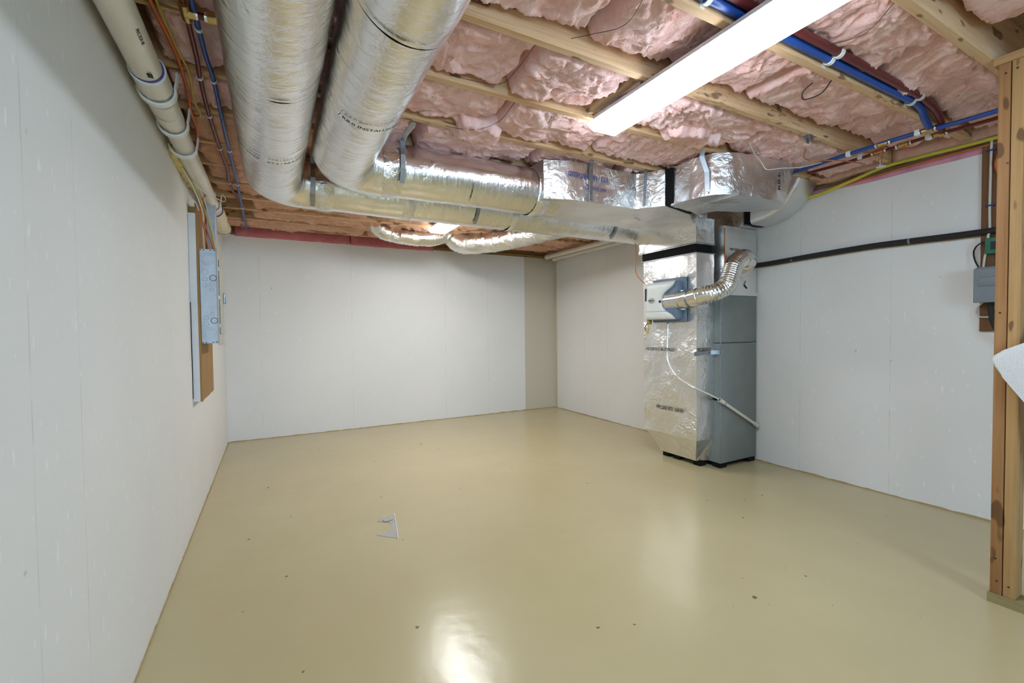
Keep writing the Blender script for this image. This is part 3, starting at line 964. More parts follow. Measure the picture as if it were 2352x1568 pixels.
# riser elbow against the right wall
rb = thing('riser_elbow', (4.30, 2.3, 2.14), 'smooth silver elbow duct curving up the right wall into the joists', 'duct')
def riser():
    bm = bmesh.new()
    uvl = bm.loops.layers.uv.new('uv')
    cy, cz = 2.47, 2.60          # centre of the bend
    rows = []
    x0, x1 = 4.165, 4.438
    N = 22
    for i in range(N + 1):
        t = i / N
        if t < 0.12:
            y = 2.47; ro, a = 0.0, 0.0
        a = t * math.pi / 2
        ro, ri = 0.455, 0.20
        o = (cy - ro * math.sin(a), cz - ro * math.cos(a))
        n = (cy - ri * math.sin(a), cz - ri * math.cos(a))
        rnd = 0.03
        mo = (cy - (ro - rnd) * math.sin(a), cz - (ro - rnd) * math.cos(a))
        ring = [(x0, n), (x0, mo), (x0 + rnd * 0.3, (cy - (ro - rnd * 0.3) * math.sin(a), cz - (ro - rnd * 0.3) * math.cos(a))), (x0 + rnd, o), (x1 - rnd, o),
                (x1 - rnd * 0.3, (cy - (ro - rnd * 0.3) * math.sin(a), cz - (ro - rnd * 0.3) * math.cos(a))), (x1, mo), (x1, n)]
        rows.append([bm.verts.new((x, q[0], q[1])) for x, q in ring])
    for i in range(N):
        for k in range(8):
            j = (k + 1) % 8
            f = bm.faces.new((rows[i][k], rows[i][j], rows[i + 1][j], rows[i + 1][k]))
            for lp, (ii, kk) in zip(f.loops, ((i, k), (i, k + 1), (i + 1, k + 1), (i + 1, k))):
                lp[uvl].uv = (ii * 0.032, kk * 0.09)
    bm.faces.new(rows[0]); bm.faces.new(rows[-1][::-1])
    return finish('duct_wrap', bm, 'foil_plenum', rb, True, 60)
riser()
box('canvas_joint', 4.178, 4.428, 2.47, 2.535, 2.16, 2.39, 'black', rb)

# ------------------------------------------------------------------ furnace and its plenum
fu = thing('furnace', (4.17, 2.85, 0.0), 'tall grey furnace cabinet standing against the right wall', 'furnace')
box('cabinet', 3.925, 4.425, 2.58, 3.20, 0.045, 1.108, 'furnace', fu, 0.004, 2)
box('cabinet_top', 3.925, 4.425, 2.58, 3.20, 1.113, 1.53, 'furnace', fu, 0.004, 2)
box('edge_strip', 3.923, 3.93, 2.577, 2.583, 0.05, 1.52, 'galv', fu)
for (x, y) in ((3.93, 2.585), (4.33, 2.585), (3.93, 3.1), (4.33, 3.1)):
    box('foot', x, x + 0.09, y, y + 0.09, 0.0, 0.045, 'black', fu, 0.006, 1)
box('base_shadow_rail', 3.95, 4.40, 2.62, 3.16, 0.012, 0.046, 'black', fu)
for (x, z) in ((3.94, 1.122), (3.965, 1.122), (4.40, 1.122), (4.2, 0.7), (4.3, 0.72), (4.12, 0.55)):
    tube('screw', [(x, 2.582, z), (x, 2.576, z)], 0.004, 'galv', fu, 8)
box('door_slot', 3.921, 3.926, 2.60, 2.66, 0.60, 0.62, 'black', fu)

pl = thing('supply_plenum', (4.2, 2.85, 1.53), 'pale foil plenum box on top of the grey furnace', 'duct')
o = foilbox('plenum_body', 3.975, 4.43, 2.585, 3.12, 1.532, 2.14, 'foil_plenum', pl, 0.008, (0.08, 0.002, 6, 2))
o = foilbox('plenum_base', 3.96, 4.435, 2.575, 3.13, 1.532, 1.565, 'foil_plenum', pl, 0.004, (0.1, 0.0005, 6, 2))
o = foilbox('takeoff_box', 4.165, 4.438, 2.535, 2.98, 2.145, 2.41, 'foil_box', pl, 0.012, (0.05, 0.006, 9, 3))
box('edge_reflection_strip', 3.974, 3.981, 2.580, 2.588, 1.62, 2.12, 'copper', pl)  # copper colour paints in the orange wood reflection along the plenum edge
text('printed_text', 'FHC 25/50', 0.03, lambda tx, ty: Vector((4.05 + tx, 2.580, 1.93 + ty)), 'ink', pl)
ribbon('tear', [(4.29, 2.581, 1.60), (4.25, 2.581, 1.63), (4.27, 2.581, 1.67)], (0.4, 0, 0.3), 0.012, 0.001, 'dark_gap', pl)
tube('port_plate', [(4.235, 2.586, 1.79), (4.235, 2.574, 1.79)], 0.105, 'foil_plenum', pl, 32)

# ------------------------------------------------------------------ return drop
dr = thing('return_drop', (3.81, 2.97, 0.05), 'foil wrapped return duct dropping beside the grey furnace', 'duct')
lo = prism('lower_wrap', [(3.70, 2.65), (3.922, 2.65), (3.922, 3.27), (3.70, 3.27)], 0.26, 1.895, 'foil_box', dr, 0.022, 3, (0.05, 0.008, 7, 11))
box_uv(lo)
bt = prism('bottom_wrap', [(3.80, 2.74), (3.922, 2.70), (3.922, 3.14), (3.80, 3.14)], 0.05, 0.275, 'foil_box', dr, 0.0, 3, None, [(3.700, 2.65), (3.922, 2.65), (3.922, 3.27), (3.700, 3.27)])
box_uv(bt)
box('canvas_joint', 3.712, 3.915, 2.664, 3.30, 1.89, 1.99, 'black', dr)
tp = prism('upper_wrap', [(3.695, 2.65), (3.93, 2.65), (3.93, 3.33), (3.695, 3.33)], 1.975, 2.20, 'foil_box', dr, 0.018, 3, (0.05, 0.008, 8, 13))
box_uv(tp)
for (z0, z1) in ((1.980, 1.986), (1.893, 1.899)):
    box('joint_flange', 3.688, 3.928, 2.642, 3.335 if z0 > 1.95 else 3.285, z0, z1, 'galv', dr)
for zz, sz, yy in ((0.485, 0.048, 3.10), (1.035, 0.040, 3.23)):
    text('printed_text', 'FHC 25/50  R7.3 / R8.0 INSTALLED'[:25 if zz < 1 else 33], sz, lambda tx, ty, zz=zz, yy=yy: Vector((3.690, yy - tx * 0.60, zz + ty)), 'ink', dr)
text('printed_text', 'FHC 25/50 R7.3', 0.036, lambda tx, ty: Vector((3.705 + tx * 0.72, 2.6405, 1.045 + ty)), 'ink', dr)
ribbon('fixing_strap', [(3.66, 2.641, 1.02), (3.75, 2.636, 1.025), (3.86, 2.632, 1.03), (3.91, 2.60, 1.03), (3.95, 2.578, 1.03)], (0, 0, 1), 0.035, 0.003, 'galv', dr)
for k, (y, z, r) in enumerate(((2.98, 1.06, 0.012), (2.655, 1.03, 0.008))):
    tube('fixing_pin', [(3.692, y, z), (3.684, y, z)], r, 'galv', dr, 10)
for k, (y, x) in enumerate(((2.72, 3.83), (2.95, 3.83), (3.08, 3.83))):
    box('pad', x, x + 0.08, y, y + 0.07, 0.0, 0.055, 'black', dr)

tag(tube('cable', smooth_path([(3.66, 3.36, 2.16), (3.672, 3.345, 2.0), (3.668, 3.35, 1.85), (3.66, 3.31, 1.76), (3.655, 3.20, 1.67)], 0.02), 0.0045, 'orange_cable', None, 8), 'thin orange wire down the far edge of the return drop to the humidifier', 'cable')
# clear drain tube and white PVC leg
rdg = smooth_path([(3.697, 2.965, 1.30), (3.697, 2.975, 1.10), (3.697, 2.97, 0.95), (3.696, 2.88, 0.82), (3.696, 2.72, 0.74), (3.698, 2.66, 0.72)], 0.02)
bmr = bmesh.new()
uvr = bmr.loops.layers.uv.new('uv')
add_tube(bmr, rdg, 0.009, 10, True, None, uvr)
finish('tube_ridge', bmr, 'foil_box', dr, True)
tag(tube('drain_tube', smooth_path([(3.690, 2.655, 0.722), (3.72, 2.625, 0.705), (3.80, 2.575, 0.66), (3.90, 2.556, 0.612)], 0.02), 0.006, 'tube_clear', None, 10),
    'clear plastic drain tube leading from the foil drop into the white pipe', 'tube')
pv = thing('drain_pipe', (4.15, 2.56, 0.33), 'thin white drain pipe slanting across the grey furnace side', 'pipe')
pa, pb = Vector((3.875, 2.556, 0.622)), Vector((4.405, 2.556, 0.337))
def along(t): return pa.lerp(pb, t)
tube('pipe', [along(0.03), along(0.96)], 0.0135, 'pvc', pv, 14)
tube('coupling', [along(0.0), along(0.12)], 0.0175, 'pvc', pv, 14)
tube('bore', [along(-0.004), along(0.02)], 0.011, 'dark_gap', pv, 14)
tube('primer_ring', [along(0.12), along(0.14)], 0.0142, 'wire', pv, 14)
tube('elbow', smooth_path([along(0.92), along(1.0), along(1.0) + Vector((0.02, 0.012, -0.01))], 0.01), 0.0185, 'pvc', pv, 14)

# ------------------------------------------------------------------ humidifier with its bypass duct
hu = thing('humidifier', (3.63, 2.98, 1.32), 'white bypass humidifier with slate collar on the foil return drop', 'humidifier')
box('mounting_plate', 3.665, 3.695, 2.74, 3.12, 1.30, 1.70, 'hum_blue', hu, 0.01, 2)
box('housing', 3.588, 3.668, 2.765, 3.12, 1.322, 1.668, 'hum_blue', hu, 0.015, 3)
box('cover_shell', 3.600, 3.664, 2.93, 3.172, 1.3255, 1.6645, 'hum_white', hu, 0.006, 2)
def cover():
    # cover curved in plan, with a scooped near edge round the duct port
    bm = bmesh.new()
    ny, nz = 26, 26
    z0, z1 = 1.325, 1.665
    rows = []
    for j in range(nz + 1):
        z = z0 + (z1 - z0) * j / nz
        s = (j / nz - 0.5) * 2
        yn = 2.775 + 0.135 * math.exp(-((s + 0.03) / 0.66) ** 4)      # scoop
        row = []
        for i in range(ny + 1):
            t = i / ny
            y = yn + (3.185 - yn) * t
            x = 3.552 + 0.11 * max(0.0, (y - 3.08) / 0.105) ** 2 + 0.006 * s * s + 0.020 * abs(s) ** 12 + 0.010 * max(0.0, 1 - t * 7) ** 2
            row.append((x, y, z))
        rows.append(row)
    F = [[bm.verts.new(p) for p in r] for r in rows]
    B = [[bm.verts.new((max(p[0] + 0.006, 3.606), p[1] + (0.012 if i == 0 else 0.0), p[2])) for i, p in enumerate(r)] for r in rows]
    for j in range(nz):
        for i in range(ny):
            bm.faces.new((F[j][i], F[j][i + 1], F[j + 1][i + 1], F[j + 1][i]))
            bm.faces.new((B[j][i], B[j + 1][i], B[j + 1][i + 1], B[j][i + 1]))
    for j in range(nz):
        bm.faces.new((F[j][0], F[j + 1][0], B[j + 1][0], B[j][0]))
        bm.faces.new((F[j][ny], B[j][ny], B[j + 1][ny], F[j + 1][ny]))
    for i in range(ny):
        bm.faces.new((F[0][i], B[0][i], B[0][i + 1], F[0][i + 1]))
        bm.faces.new((F[nz][i], F[nz][i + 1], B[nz][i + 1], B[nz][i]))
    return finish('cover', bm, 'hum_white', hu, True, 50)
cv = cover()
def hx(y): return 3.548 + 0.11 * max(0.0, (y - 3.08) / 0.105) ** 2
bm = bmesh.new()
vv = []
for y in (3.165, 3.14, 3.11, 3.085):
    vv.append((bm.verts.new((hx(y), y, 1.50)), bm.verts.new((hx(y), y, 1.615))))
for i in range(3):
    bm.faces.new((vv[i][0], vv[i + 1][0], vv[i + 1][1], vv[i][1]))
ctl = finish('control_label', bm, 'ink', hu)
for k, (y, z, h) in enumerate(((3.135, 1.595, 0.008), (3.13, 1.578, 0.006), (3.12, 1.56, 0.010), (3.115, 1.54, 0.008), (3.13, 1.52, 0.010))):
    box('label_mark', hx(y) - 0.003, hx(y) - 0.001, y - 0.016, y + 0.012, z - h / 2, z + h / 2, 'white_plastic', ctl)
# oval badge
bm = bmesh.new()
ring = [bm.verts.new((3.5505 - 0.004, 3.02 + 0.040 * math.cos(a), 1.50 + 0.024 * math.sin(a))) for a in [2 * math.pi * k / 28 for k in range(28)]]
ring2 = [bm.verts.new((3.556, v.co.y + (v.co.y - 3.02) * 0.08, v.co.z + (v.co.z - 1.50) * 0.08)) for v in ring]
bm.faces.new(ring)
for k in range(28):
    bm.faces.new((ring[k], ring[(k + 1) % 28], ring2[(k + 1) % 28], ring2[k]))
bdg = finish('badge', bm, 'chrome', hu, False)
text('badge_lettering', 'Aprilaire', 0.018, lambda tx, ty: Vector((3.545, 3.055 - tx, 1.495 + ty)), 'ink', bdg)
box('cover_seam', 3.5525, 3.556, 2.82, 3.10, 1.398, 1.401, 'grey_box', cv)
tube('latch', [(3.556, 2.925, 1.487), (3.549, 2.925, 1.487)], 0.012, 'ink', cv, 12)
box('solenoid', 3.60, 3.64, 3.10, 3.135, 1.285, 1.325, 'brass', hu, 0.005, 1)
tube('lead_wire', smooth_path([(3.62, 3.13, 1.29), (3.60, 3.14, 1.24), (3.61, 3.13, 1.20), (3.60, 3.11, 1.23), (3.61, 3.12, 1.28)], 0.01), 0.004, 'yellow_cable', hu, 6)
tube('lead_wire', smooth_path([(3.62, 3.15, 1.29), (3.61, 3.165, 1.25), (3.62, 3.15, 1.21)], 0.01), 0.004, 'pex_red', hu, 6)

by = thing('bypass_duct', (3.85, 2.5, 1.5), 'shiny ribbed flexible pipe looping from the humidifier to the plenum', 'duct')
tube('collar', [(3.645, 2.90, 1.487), (3.640, 2.74, 1.492)], 0.083, 'chrome', by, 40)
tube('collar_ring', [(3.630, 2.745, 1.492), (3.630, 2.735, 1.492)], 0.086, 'chrome', by, 40)
tube('collar', [(3.630, 2.74, 1.492), (3.632, 2.655, 1.502)], 0.080, 'chrome', by, 40)
tube('collar_ring', [(3.632, 2.66, 1.502), (3.632, 2.645, 1.503)], 0.083, 'galv', by, 40)
tube('collar', [(3.632, 2.65, 1.502), (3.632, 2.565, 1.515)], 0.077, 'chrome', by, 40)
fp = smooth_path([(3.632, 2.60, 1.508), (3.645, 2.52, 1.520), (3.70, 2.455, 1.540), (3.79, 2.43, 1.590), (3.84, 2.425, 1.68), (3.90, 2.43, 1.775), (4.00, 2.44, 1.832), (4.10, 2.46, 1.838), (4.18, 2.51, 1.815), (4.225, 2.585, 1.79)], 0.006)
tube('flex_pipe', fp, lambda d: 0.073 + 0.0032 * math.sin(d * 2 * math.pi / 0.019), 'alu_flex', by, 36)

# ------------------------------------------------------------------ flex and stub ducts by the far wall
def flex_duct(name, pts, r, label, mat='foil_flex', pitch=0.045, amp=0.003):
    bm = bmesh.new()
    uvl = bm.loops.layers.uv.new('uv')
    P = smooth_path(pts, 0.018)
    add_tube(bm, P, lambda d: r + amp * math.sin(d * 2 * math.pi / pitch), 36, True,
             lambda p, d, a: 0.010 * noise.noise(p * 9) + 0.007 * noise.noise(Vector((d * 38, a * 0.8, r * 50))), uvl)
    o = finish(name, bm, mat, None, True, 60)
    return tag(o, label, 'duct')
flex_duct('flex_duct', [(1.50, 5.2, 2.52), (1.54, 5.2, 2.43), (1.66, 5.2, 2.36), (1.95, 5.2, 2.335), (2.20, 5.2, 2.35), (2.32, 5.2, 2.41), (2.38, 5.19, 2.52)], 0.085, 'short crumpled foil flex duct tucked under the joists by the red strip')
flex_duct('flex_duct', [(2.46, 5.36, 2.52), (2.50, 5.30, 2.39), (2.60, 5.18, 2.315), (2.80, 4.92, 2.30), (3.0, 4.6, 2.32), (3.12, 4.2, 2.33), (3.22, 3.8, 2.33), (3.26, 3.45, 2.30)], 0.118, 'fat foil flex duct sagging below the joists near the far wall')
tag(tube('stub_duct', smooth_path([(3.45, 3.45, 2.27), (3.60, 3.65, 2.29), (3.85, 3.95, 2.33), (3.95, 4.15, 2.36)], 0.03), 0.10, 'foil_flex', None, 32, duct_disp(5, 0.008)),
    'short foil branch duct behind the furnace drop', 'duct')
for k, (x, z) in enumerate(((4.20, 2.352), (4.33, 2.335))):
    t = thing('vent_pipe', (x, 4.9, z), ('upper', 'lower')[k] + ' one of two white plastic pipes along the right wall top', 'pipe')
    tube('pipe', [(x, 3.55, z - 0.01), (x, 5.80, z)], 0.032, 'pvc', t, 20)
    tube('coupling', [(x, 5.68, z), (x, 5.80, z)], 0.040, 'pvc', t, 20)

# ------------------------------------------------------------------ white drain pipe at the left wall
wpz = lambda y: 2.232
dp = thing('waste_pipe', (0.075, 3.5, 2.18), 'long off-white plastic waste pipe along the top of the left wall', 'pipe')
tube('pipe', [(0.075, -2.0, 2.232), (0.075, 2.20, 2.232)], 0.050, 'pvc', dp, 36)
tube('pipe', [(0.078, 2.20, 2.232), (0.080, 4.3, 2.232)], 0.047, 'pvc', dp, 36)
def hub(y0, y1, r, mat='pvc'):
    tube('hub', [(0.077, y0, 2.232), (0.077, y1, 2.232)], r, mat, dp, 36)
hub(2.12, 2.25, 0.057); hub(2.34, 2.44, 0.054); hub(2.475, 2.56, 0.053)
tube('primer_ring', [(0.077, 2.108, 2.232), (0.077, 2.121, 2.232)], 0.0525, 'purple', dp, 36)
tube('white_rim', [(0.077, 2.119, 2.232), (0.077, 2.128, 2.232)], 0.0585, 'white_plastic', dp, 36)
tube('pipe', [(0.082, 4.15, 2.232), (0.085, 5.0, 2.232)], 0.054, 'pvc_yellowed', dp, 36)
tube('hub', [(0.082, 4.28, 2.232), (0.083, 4.62, 2.232)], 0.062, 'pvc_yellowed', dp, 36)
tube('primer_ring', [(0.082, 4.268, 2.232), (0.082, 4.282, 2.232)], 0.0605, 'purple', dp, 36)
tube('elbow', fillet_path([(0.085, 4.90, 2.232), (0.085, 5.10, 2.235), (-0.05, 5.14, 2.24)], 0.07, 0.02), 0.060, 'pvc_yellowed', dp, 32)
tube('primer_ring', [(0.085, 5.0, 2.232), (0.085, 5.012, 2.232)], 0.0615, 'purple', dp, 36)
text('printed_text', 'PVC SCH 40', 0.016, lambda tx, ty: Vector((0.075 + 0.051 * math.sin(0.75 + ty / 0.05), 1.80 + tx, 2.232 - 0.051 * math.cos(0.75 + ty / 0.05))), 'ink', dp)
box('print_mark', 0.088, 0.104, 2.05, 2.075, 2.18, 2.1835, 'ink', dp)

def hook(y, R, label, a0=-1.55, a1=1.75):
    t = thing('pipe_hook', (0.077, y, 2.17), label, 'hook', None)
    hoop('band', (0.077, y, 2.232), 'y', R, 0.008, 'white_plastic', t, a0, a1, 40, 0.030)
    e = Vector((0.077 + (R + 0.002) * math.sin(a1), y, 2.232 - R * math.cos(a1)))
    ribbon('tail', [e, e + Vector((0.006, 0, 0.03)), e + Vector((0.010, 0, 0.07))], (0, 1, 0), 0.030, 0.006, 'white_plastic', t)
    return t
hook(2.285, 0.058, 'white plastic hook on the waste pipe, just after the purple ring')
hook(2.62, 0.054, 'white plastic hook on the waste pipe, beyond the double coupling')
h3 = hook(2.90, 0.057, 'wide white plastic hook with a lifted end on the waste pipe', -1.5, 1.2)
hook(4.13, 0.056, 'white plastic hook on the waste pipe beside the cables')
# spray foam along the wall head behind the pipe
for k, (y0, y1) in enumerate(((2.95, 3.65), (4.5, 5.3))):
    bm = bmesh.new()
    P = [Vector((0.014 + 0.004 * math.sin(i), y0 + (y1 - y0) * i / 24, 2.225 + 0.010 * math.sin(i * 1.7))) for i in range(25)]
    add_tube(bm, P, 0.022, 10, True, lambda p, d, a: 0.014 * noise.noise(p * 30))
    tag(finish('spray_foam', bm, 'spray_foam', None, True), ('yellow spray foam bead squeezed between waste pipe and left wall', 'yellow spray foam bead round the far end of the waste pipe')[k], 'foam')

# ------------------------------------------------------------------ supply tubing and cables by the left wall
zl = 2.395
def pex(name, pts, r, mat, label, cat='pipe'):
    return tag(tube(name, smooth_path(pts, 0.03), r, mat, None, 12), label, cat)
pex('water_tube', [(0.222, -1.0, zl), (0.218, 1.9, zl), (0.205, 2.45, zl), (0.198, 2.85, zl), (0.204, 3.3, zl), (0.215, 3.7, zl - 0.01), (0.20, 4.05, zl), (0.22, 4.5, zl + 0.02), (0.24, 4.95, zl + 0.04), (0.22, 5.4, zl + 0.02), (0.19, 5.8, zl)], 0.0095, 'pex_red', 'thin dark red water tube running beside the waste pipe')
pex('water_tube', [(0.252, -1.0, zl), (0.246, 1.9, zl), (0.256, 2.45, zl), (0.253, 3.2, zl), (0.255, 4.05, zl), (0.25, 4.8, zl), (0.245, 5.85, zl)], 0.0095, 'pex_blue', 'thin blue water tube running beside the first big duct')
for (x, y, c) in ((0.246, 2.06, 'b'), (0.204, 2.445, 'r'), (0.256, 2.45, 'b'), (0.198, 2.85, 'r'), (0.204, 3.32, 'r'), (0.254, 3.33, 'b'), (0.20, 4.05, 'r'), (0.255, 4.06, 'b'), (0.25, 4.8, 'b')):
    t = hoop('tube_clip', (x, y, zl), 'y', 0.0105, 0.004, 'white_plastic', None, -1.7, 1.7, 24, 0.014)
    tag(t, 'small white clip holding the thin ' + ('blue' if c == 'b' else 'red') + ' tube to a joist', 'clip', 'clips on the thin ' + ('blue' if c == 'b' else 'red') + ' tube')
te = thing('brass_tee', (0.25, 1.965, 2.36), 'brass tee fitting with a short red stub by the big duct', 'pipe fitting')
tube('body', [(0.218, 1.92, 2.392), (0.218, 2.01, 2.392)], 0.017, 'brass', te, 14)
tube('branch', [(0.215, 1.965, 2.385), (0.25, 1.963, 2.385)], 0.016, 'brass', te, 14)
tube('crimp_ring', [(0.243, 1.963, 2.385), (0.256, 1.963, 2.385)], 0.0155, 'chrome', te, 16)
tube('stub', [(0.25, 1.963, 2.385), (0.285, 1.96, 2.385)], 0.0125, 'pex_red', te, 14)
tube('crimp_ring', [(0.275, 1.96, 2.385), (0.29, 1.96, 2.385)], 0.0155, 'chrome', te, 16)
tube('elbow', [(0.285, 1.96, 2.385), (0.325, 1.955, 2.385)], 0.018, 'brass', te, 14)
tube('yellow_ring', [(0.218, 2.005, 2.392), (0.218, 2.018, 2.392)], 0.014, 'gas_yellow', te, 14)
pex('cable', [(0.10, 1.5, 2.40), (0.12, 1.97, 2.395), (0.138, 2.2, 2.395), (0.142, 2.4, 2.40), (0.135, 2.65, 2.40), (0.118, 2.85, 2.395), (0.12, 3.05, 2.39), (0.09, 3.30, 2.395), (0.06, 3.45, 2.40)], 0.007, 'orange_cable', 'orange electric cable drooping between waste pipe and red tube', 'cable')
pex('cable', [(0.13, 1.9, 2.41), (0.145, 2.2, 2.405), (0.165, 2.45, 2.405), (0.155, 2.65, 2.38), (0.165, 2.8, 2.375), (0.14, 2.9, 2.40), (0.10, 2.95, 2.43)], 0.005, 'yellow_cable', 'thin yellow cable hanging beside the orange cable', 'cable')

# ------------------------------------------------------------------ electrical panel and backing board
bb = thing('backing_board', (0.025, 3.9, 0.80), 'plywood backing board behind the electrical panel, with a pale painted edge', 'board')
def ragged_board():
    bm = bmesh.new()
    n = 14
    x0, x1 = 0.037, 0.052
    y0, y1 = 3.565, 4.20
    A, B = [], []
    for i in range(n + 1):
        y = y0 + (y1 - y0) * i / n
        z = 0.80 - 0.0 * i + 0.010 * noise.noise(Vector((y * 22, 3, 1)))
        A.append((bm.verts.new((x0, y, z)), bm.verts.new((x1, y, z))))
        B.append((bm.verts.new((x0, y, 2.10)), bm.verts.new((x1, y, 2.10))))
    for i in range(n):
        bm.faces.new((A[i][1], A[i + 1][1], B[i + 1][1], B[i][1]))
        bm.faces.new((A[i][0], B[i][0], B[i + 1][0], A[i + 1][0]))
        bm.faces.new((A[i][0], A[i + 1][0], A[i + 1][1], A[i][1]))
        bm.faces.new((B[i][0], B[i][1], B[i + 1][1], B[i + 1][0]))
    bm.faces.new((A[0][0], A[0][1], B[0][1], B[0][0]))
    bm.faces.new((A[n][0], B[n][0], B[n][1], A[n][1]))
    return finish('plywood_sheet', bm, 'ply', bb)
ragged_board()
box('painted_edge', 0.001, 0.040, 3.552, 3.578, 0.80, 2.03, 'paint_board', bb)
box('furring_strip', 0.001, 0.037, 3.59, 4.18, 0.85, 2.08, 'ply', bb)
box('dark_seam', 0.0005, 0.004, 3.546, 3.552, 0.82, 1.45, 'dark_gap', bb)

ep = thing('electrical_panel', (0.10, 3.76, 1.18), 'galvanised electrical panel box with round knockouts on a plywood board', 'electrical panel')
px_a, px_b, py_a, py_b, pz_a, pz_b = 0.053, 0.148, 3.575, 3.935, 1.18, 1.805
enc = box('enclosure', px_a, px_b, py_a, py_b, pz_a, pz_b, 'galv_panel', ep, 0.002, 1)
box('cover', px_b, px_b + 0.006, py_a - 0.012, py_b + 0.012, pz_a - 0.012, pz_b + 0.012, 'cover_grey', ep, 0.002, 1)
pdoor = box('door', px_b + 0.006, px_b + 0.012, py_a + 0.045, py_b - 0.04, pz_a + 0.06, pz_b - 0.06, 'cover_grey', ep, 0.002, 1)
box('door_gap', px_b + 0.0055, px_b + 0.0075, py_a + 0.038, py_a + 0.045, pz_a + 0.06, pz_b - 0.06, 'dark_gap', ep)
for z in (1.30, 1.49, 1.68):
    box('hinge', px_b + 0.005, px_b + 0.014, py_a + 0.032, py_a + 0.050, z - 0.012, z + 0.012, 'galv', pdoor)
box('latch', px_b + 0.012, px_b + 0.026, py_b - 0.11, py_b - 0.05, 1.46, 1.535, 'galv', pdoor, 0.004, 1)
def knock(x, z, r, deep=False, disc=True):
    c = Vector((x, py_a - 0.0005, z))
    def ring(rr, w, mat, nm='knockout'):
        pts = [c + Vector((rr * math.cos(a), 0, rr * math.sin(a))) for a in [2 * math.pi * k / 24 for k in range(25)]]
        tube(nm, pts, w, mat, enc, 6)
    ring(r, 0.0016 if not deep else 0.0028, 'grey_box' if deep else 'galv_panel')
    if disc:
        tube('knockout_disc', [c + Vector((0, 0.001, 0)), c + Vector((0, -0.002, 0))], r * 0.55, 'galv_panel', enc, 20)
for z in (1.74, 1.245):
    knock(0.098, z, 0.040, False, False); knock(0.098, z, 0.028)
for (x, z, r, d) in ((0.083, 1.655, 0.018, 0), (0.080, 1.607, 0.014, 0), (0.080, 1.565, 0.014, 0), (0.127, 1.615, 0.019, 1), (0.117, 1.570, 0.011, 0), (0.117, 1.537, 0.011, 0),
                     (0.082, 1.350, 0.015, 0), (0.082, 1.308, 0.015, 0), (0.117, 1.375, 0.011, 0), (0.127, 1.332, 0.019, 1)):
    knock(x, z, r, d)
for (x, z) in ((0.060, 1.797), (0.078, 1.797), (0.115, 1.797), (0.138, 1.797), (0.06, 1.188), (0.08, 1.188), (0.118, 1.188), (0.138, 1.188)):
    box('slot', x - 0.003, x + 0.003, py_a - 0.001, py_a + 0.001, z - 0.003, z + 0.003, 'dark_gap', enc)
# conduit bodies and cables above the panel
tag(box('wire_trough', 0.055, 0.115, 3.98, 4.06, 1.80, 2.30, 'galv_panel', None, 0.004, 1), 'grey metal trough rising behind the panel cables', 'trough')
cab = [('white_cable', 0.0045, [(0.075, 3.64, 1.80), (0.072, 3.63, 1.95), (0.078, 3.58, 2.05), (0.05, 3.42, 2.16), (0.03, 3.20, 2.20)], 'white cable rising from the panel top towards the foam bead'),
       ('orange_cable', 0.0045, [(0.13, 3.66, 1.80), (0.105, 3.68, 1.90), (0.08, 3.62, 2.0), (0.072, 3.60, 2.12), (0.09, 3.70, 2.20), (0.10, 3.9, 2.34)], 'orange cable curling from the panel up behind the waste pipe'),
       ('yellow_cable', 0.0045, [(0.135, 3.68, 1.80), (0.115, 3.70, 1.93), (0.09, 3.64, 2.05), (0.06, 3.5, 2.16), (0.04, 3.35, 2.21)], 'yellow cable running up from the panel along the wall'),
       ('white_cable', 0.003, [(0.14, 3.69, 1.80), (0.125, 3.71, 1.90), (0.105, 3.70, 2.02), (0.085, 3.62, 2.14), (0.06, 3.5, 2.22), (0.05, 3.45, 2.32)], 'thin white cable crossing over the yellow one above the panel'),
       ('orange_cable', 0.004, [(0.10, 3.65, 1.80), (0.085, 3.62, 1.92), (0.068, 3.585, 2.04), (0.066, 3.60, 2.14)], 'short orange cable close to the plywood edge'),
       ('white_cable', 0.003, [(0.06, 3.56, 2.05), (0.05, 3.50, 2.09), (0.03, 3.46, 2.10)], 'loose white cable end poking out beside the board'),
       ('white_cable', 0.003, [(0.05, 3.4, 2.19), (0.10, 3.46, 2.15), (0.125, 3.62, 2.17), (0.155, 4.1, 2.26), (0.165, 4.2, 2.30), (0.15, 4.15, 2.33)], 'thin white cable looping under the waste pipe hook')]
for mt, r, pts, lb in cab:
    tag(tube('cable', smooth_path(pts, 0.015), r, mt, None, 8), lb, 'cable')

# ------------------------------------------------------------------ blue and red supply pair along a joist
jz = 2.452
def run(y, z, x1):
    return [(0.02, y, z), (3.1, y, z), (3.55, y - 0.005, z - 0.005), (3.72, y + 0.02, z - 0.03), (3.84, y + 0.04, z - 0.055)]
tag(tube('water_tube', smooth_path(run(1.118, 2.448, 0), 0.04), 0.0175, 'pex_blue', None, 16), 'thick blue water tube clipped along a joist beside the long light', 'pipe')
tag(tube('water_tube', smooth_path([(0.02, 1.080, 2.458), (3.1, 1.080, 2.458), (3.6, 1.082, 2.450), (3.85, 1.11, 2.42), (3.96, 1.14, 2.385)], 0.04), 0.0175, 'pex_red', None, 16), 'thick dark red water tube clipped along a joist beside the blue one', 'pipe')
for x in (1.885, 2.70, 3.50):
    t = thing('double_clip', (x, 1.1, 2.44), 'white double clip holding blue and red tubes on the joist', 'clip', 'double clips on the supply pair')
    hoop('loop', (x, 1.118, 2.448), 'x', 0.0185, 0.005, 'white_plastic', t, -1.9, 1.5, 28, 0.022)
    hoop('loop', (x, 1.080, 2.458), 'x', 0.0185, 0.005, 'white_plastic', t, -1.4, 1.7, 28, 0.022)
    ribbon('tab', [(x, 1.139, 2.458), (x, 1.141, 2.43), (x, 1.139, 2.424)], (1, 0, 0), 0.024, 0.004, 'white_plastic', t)

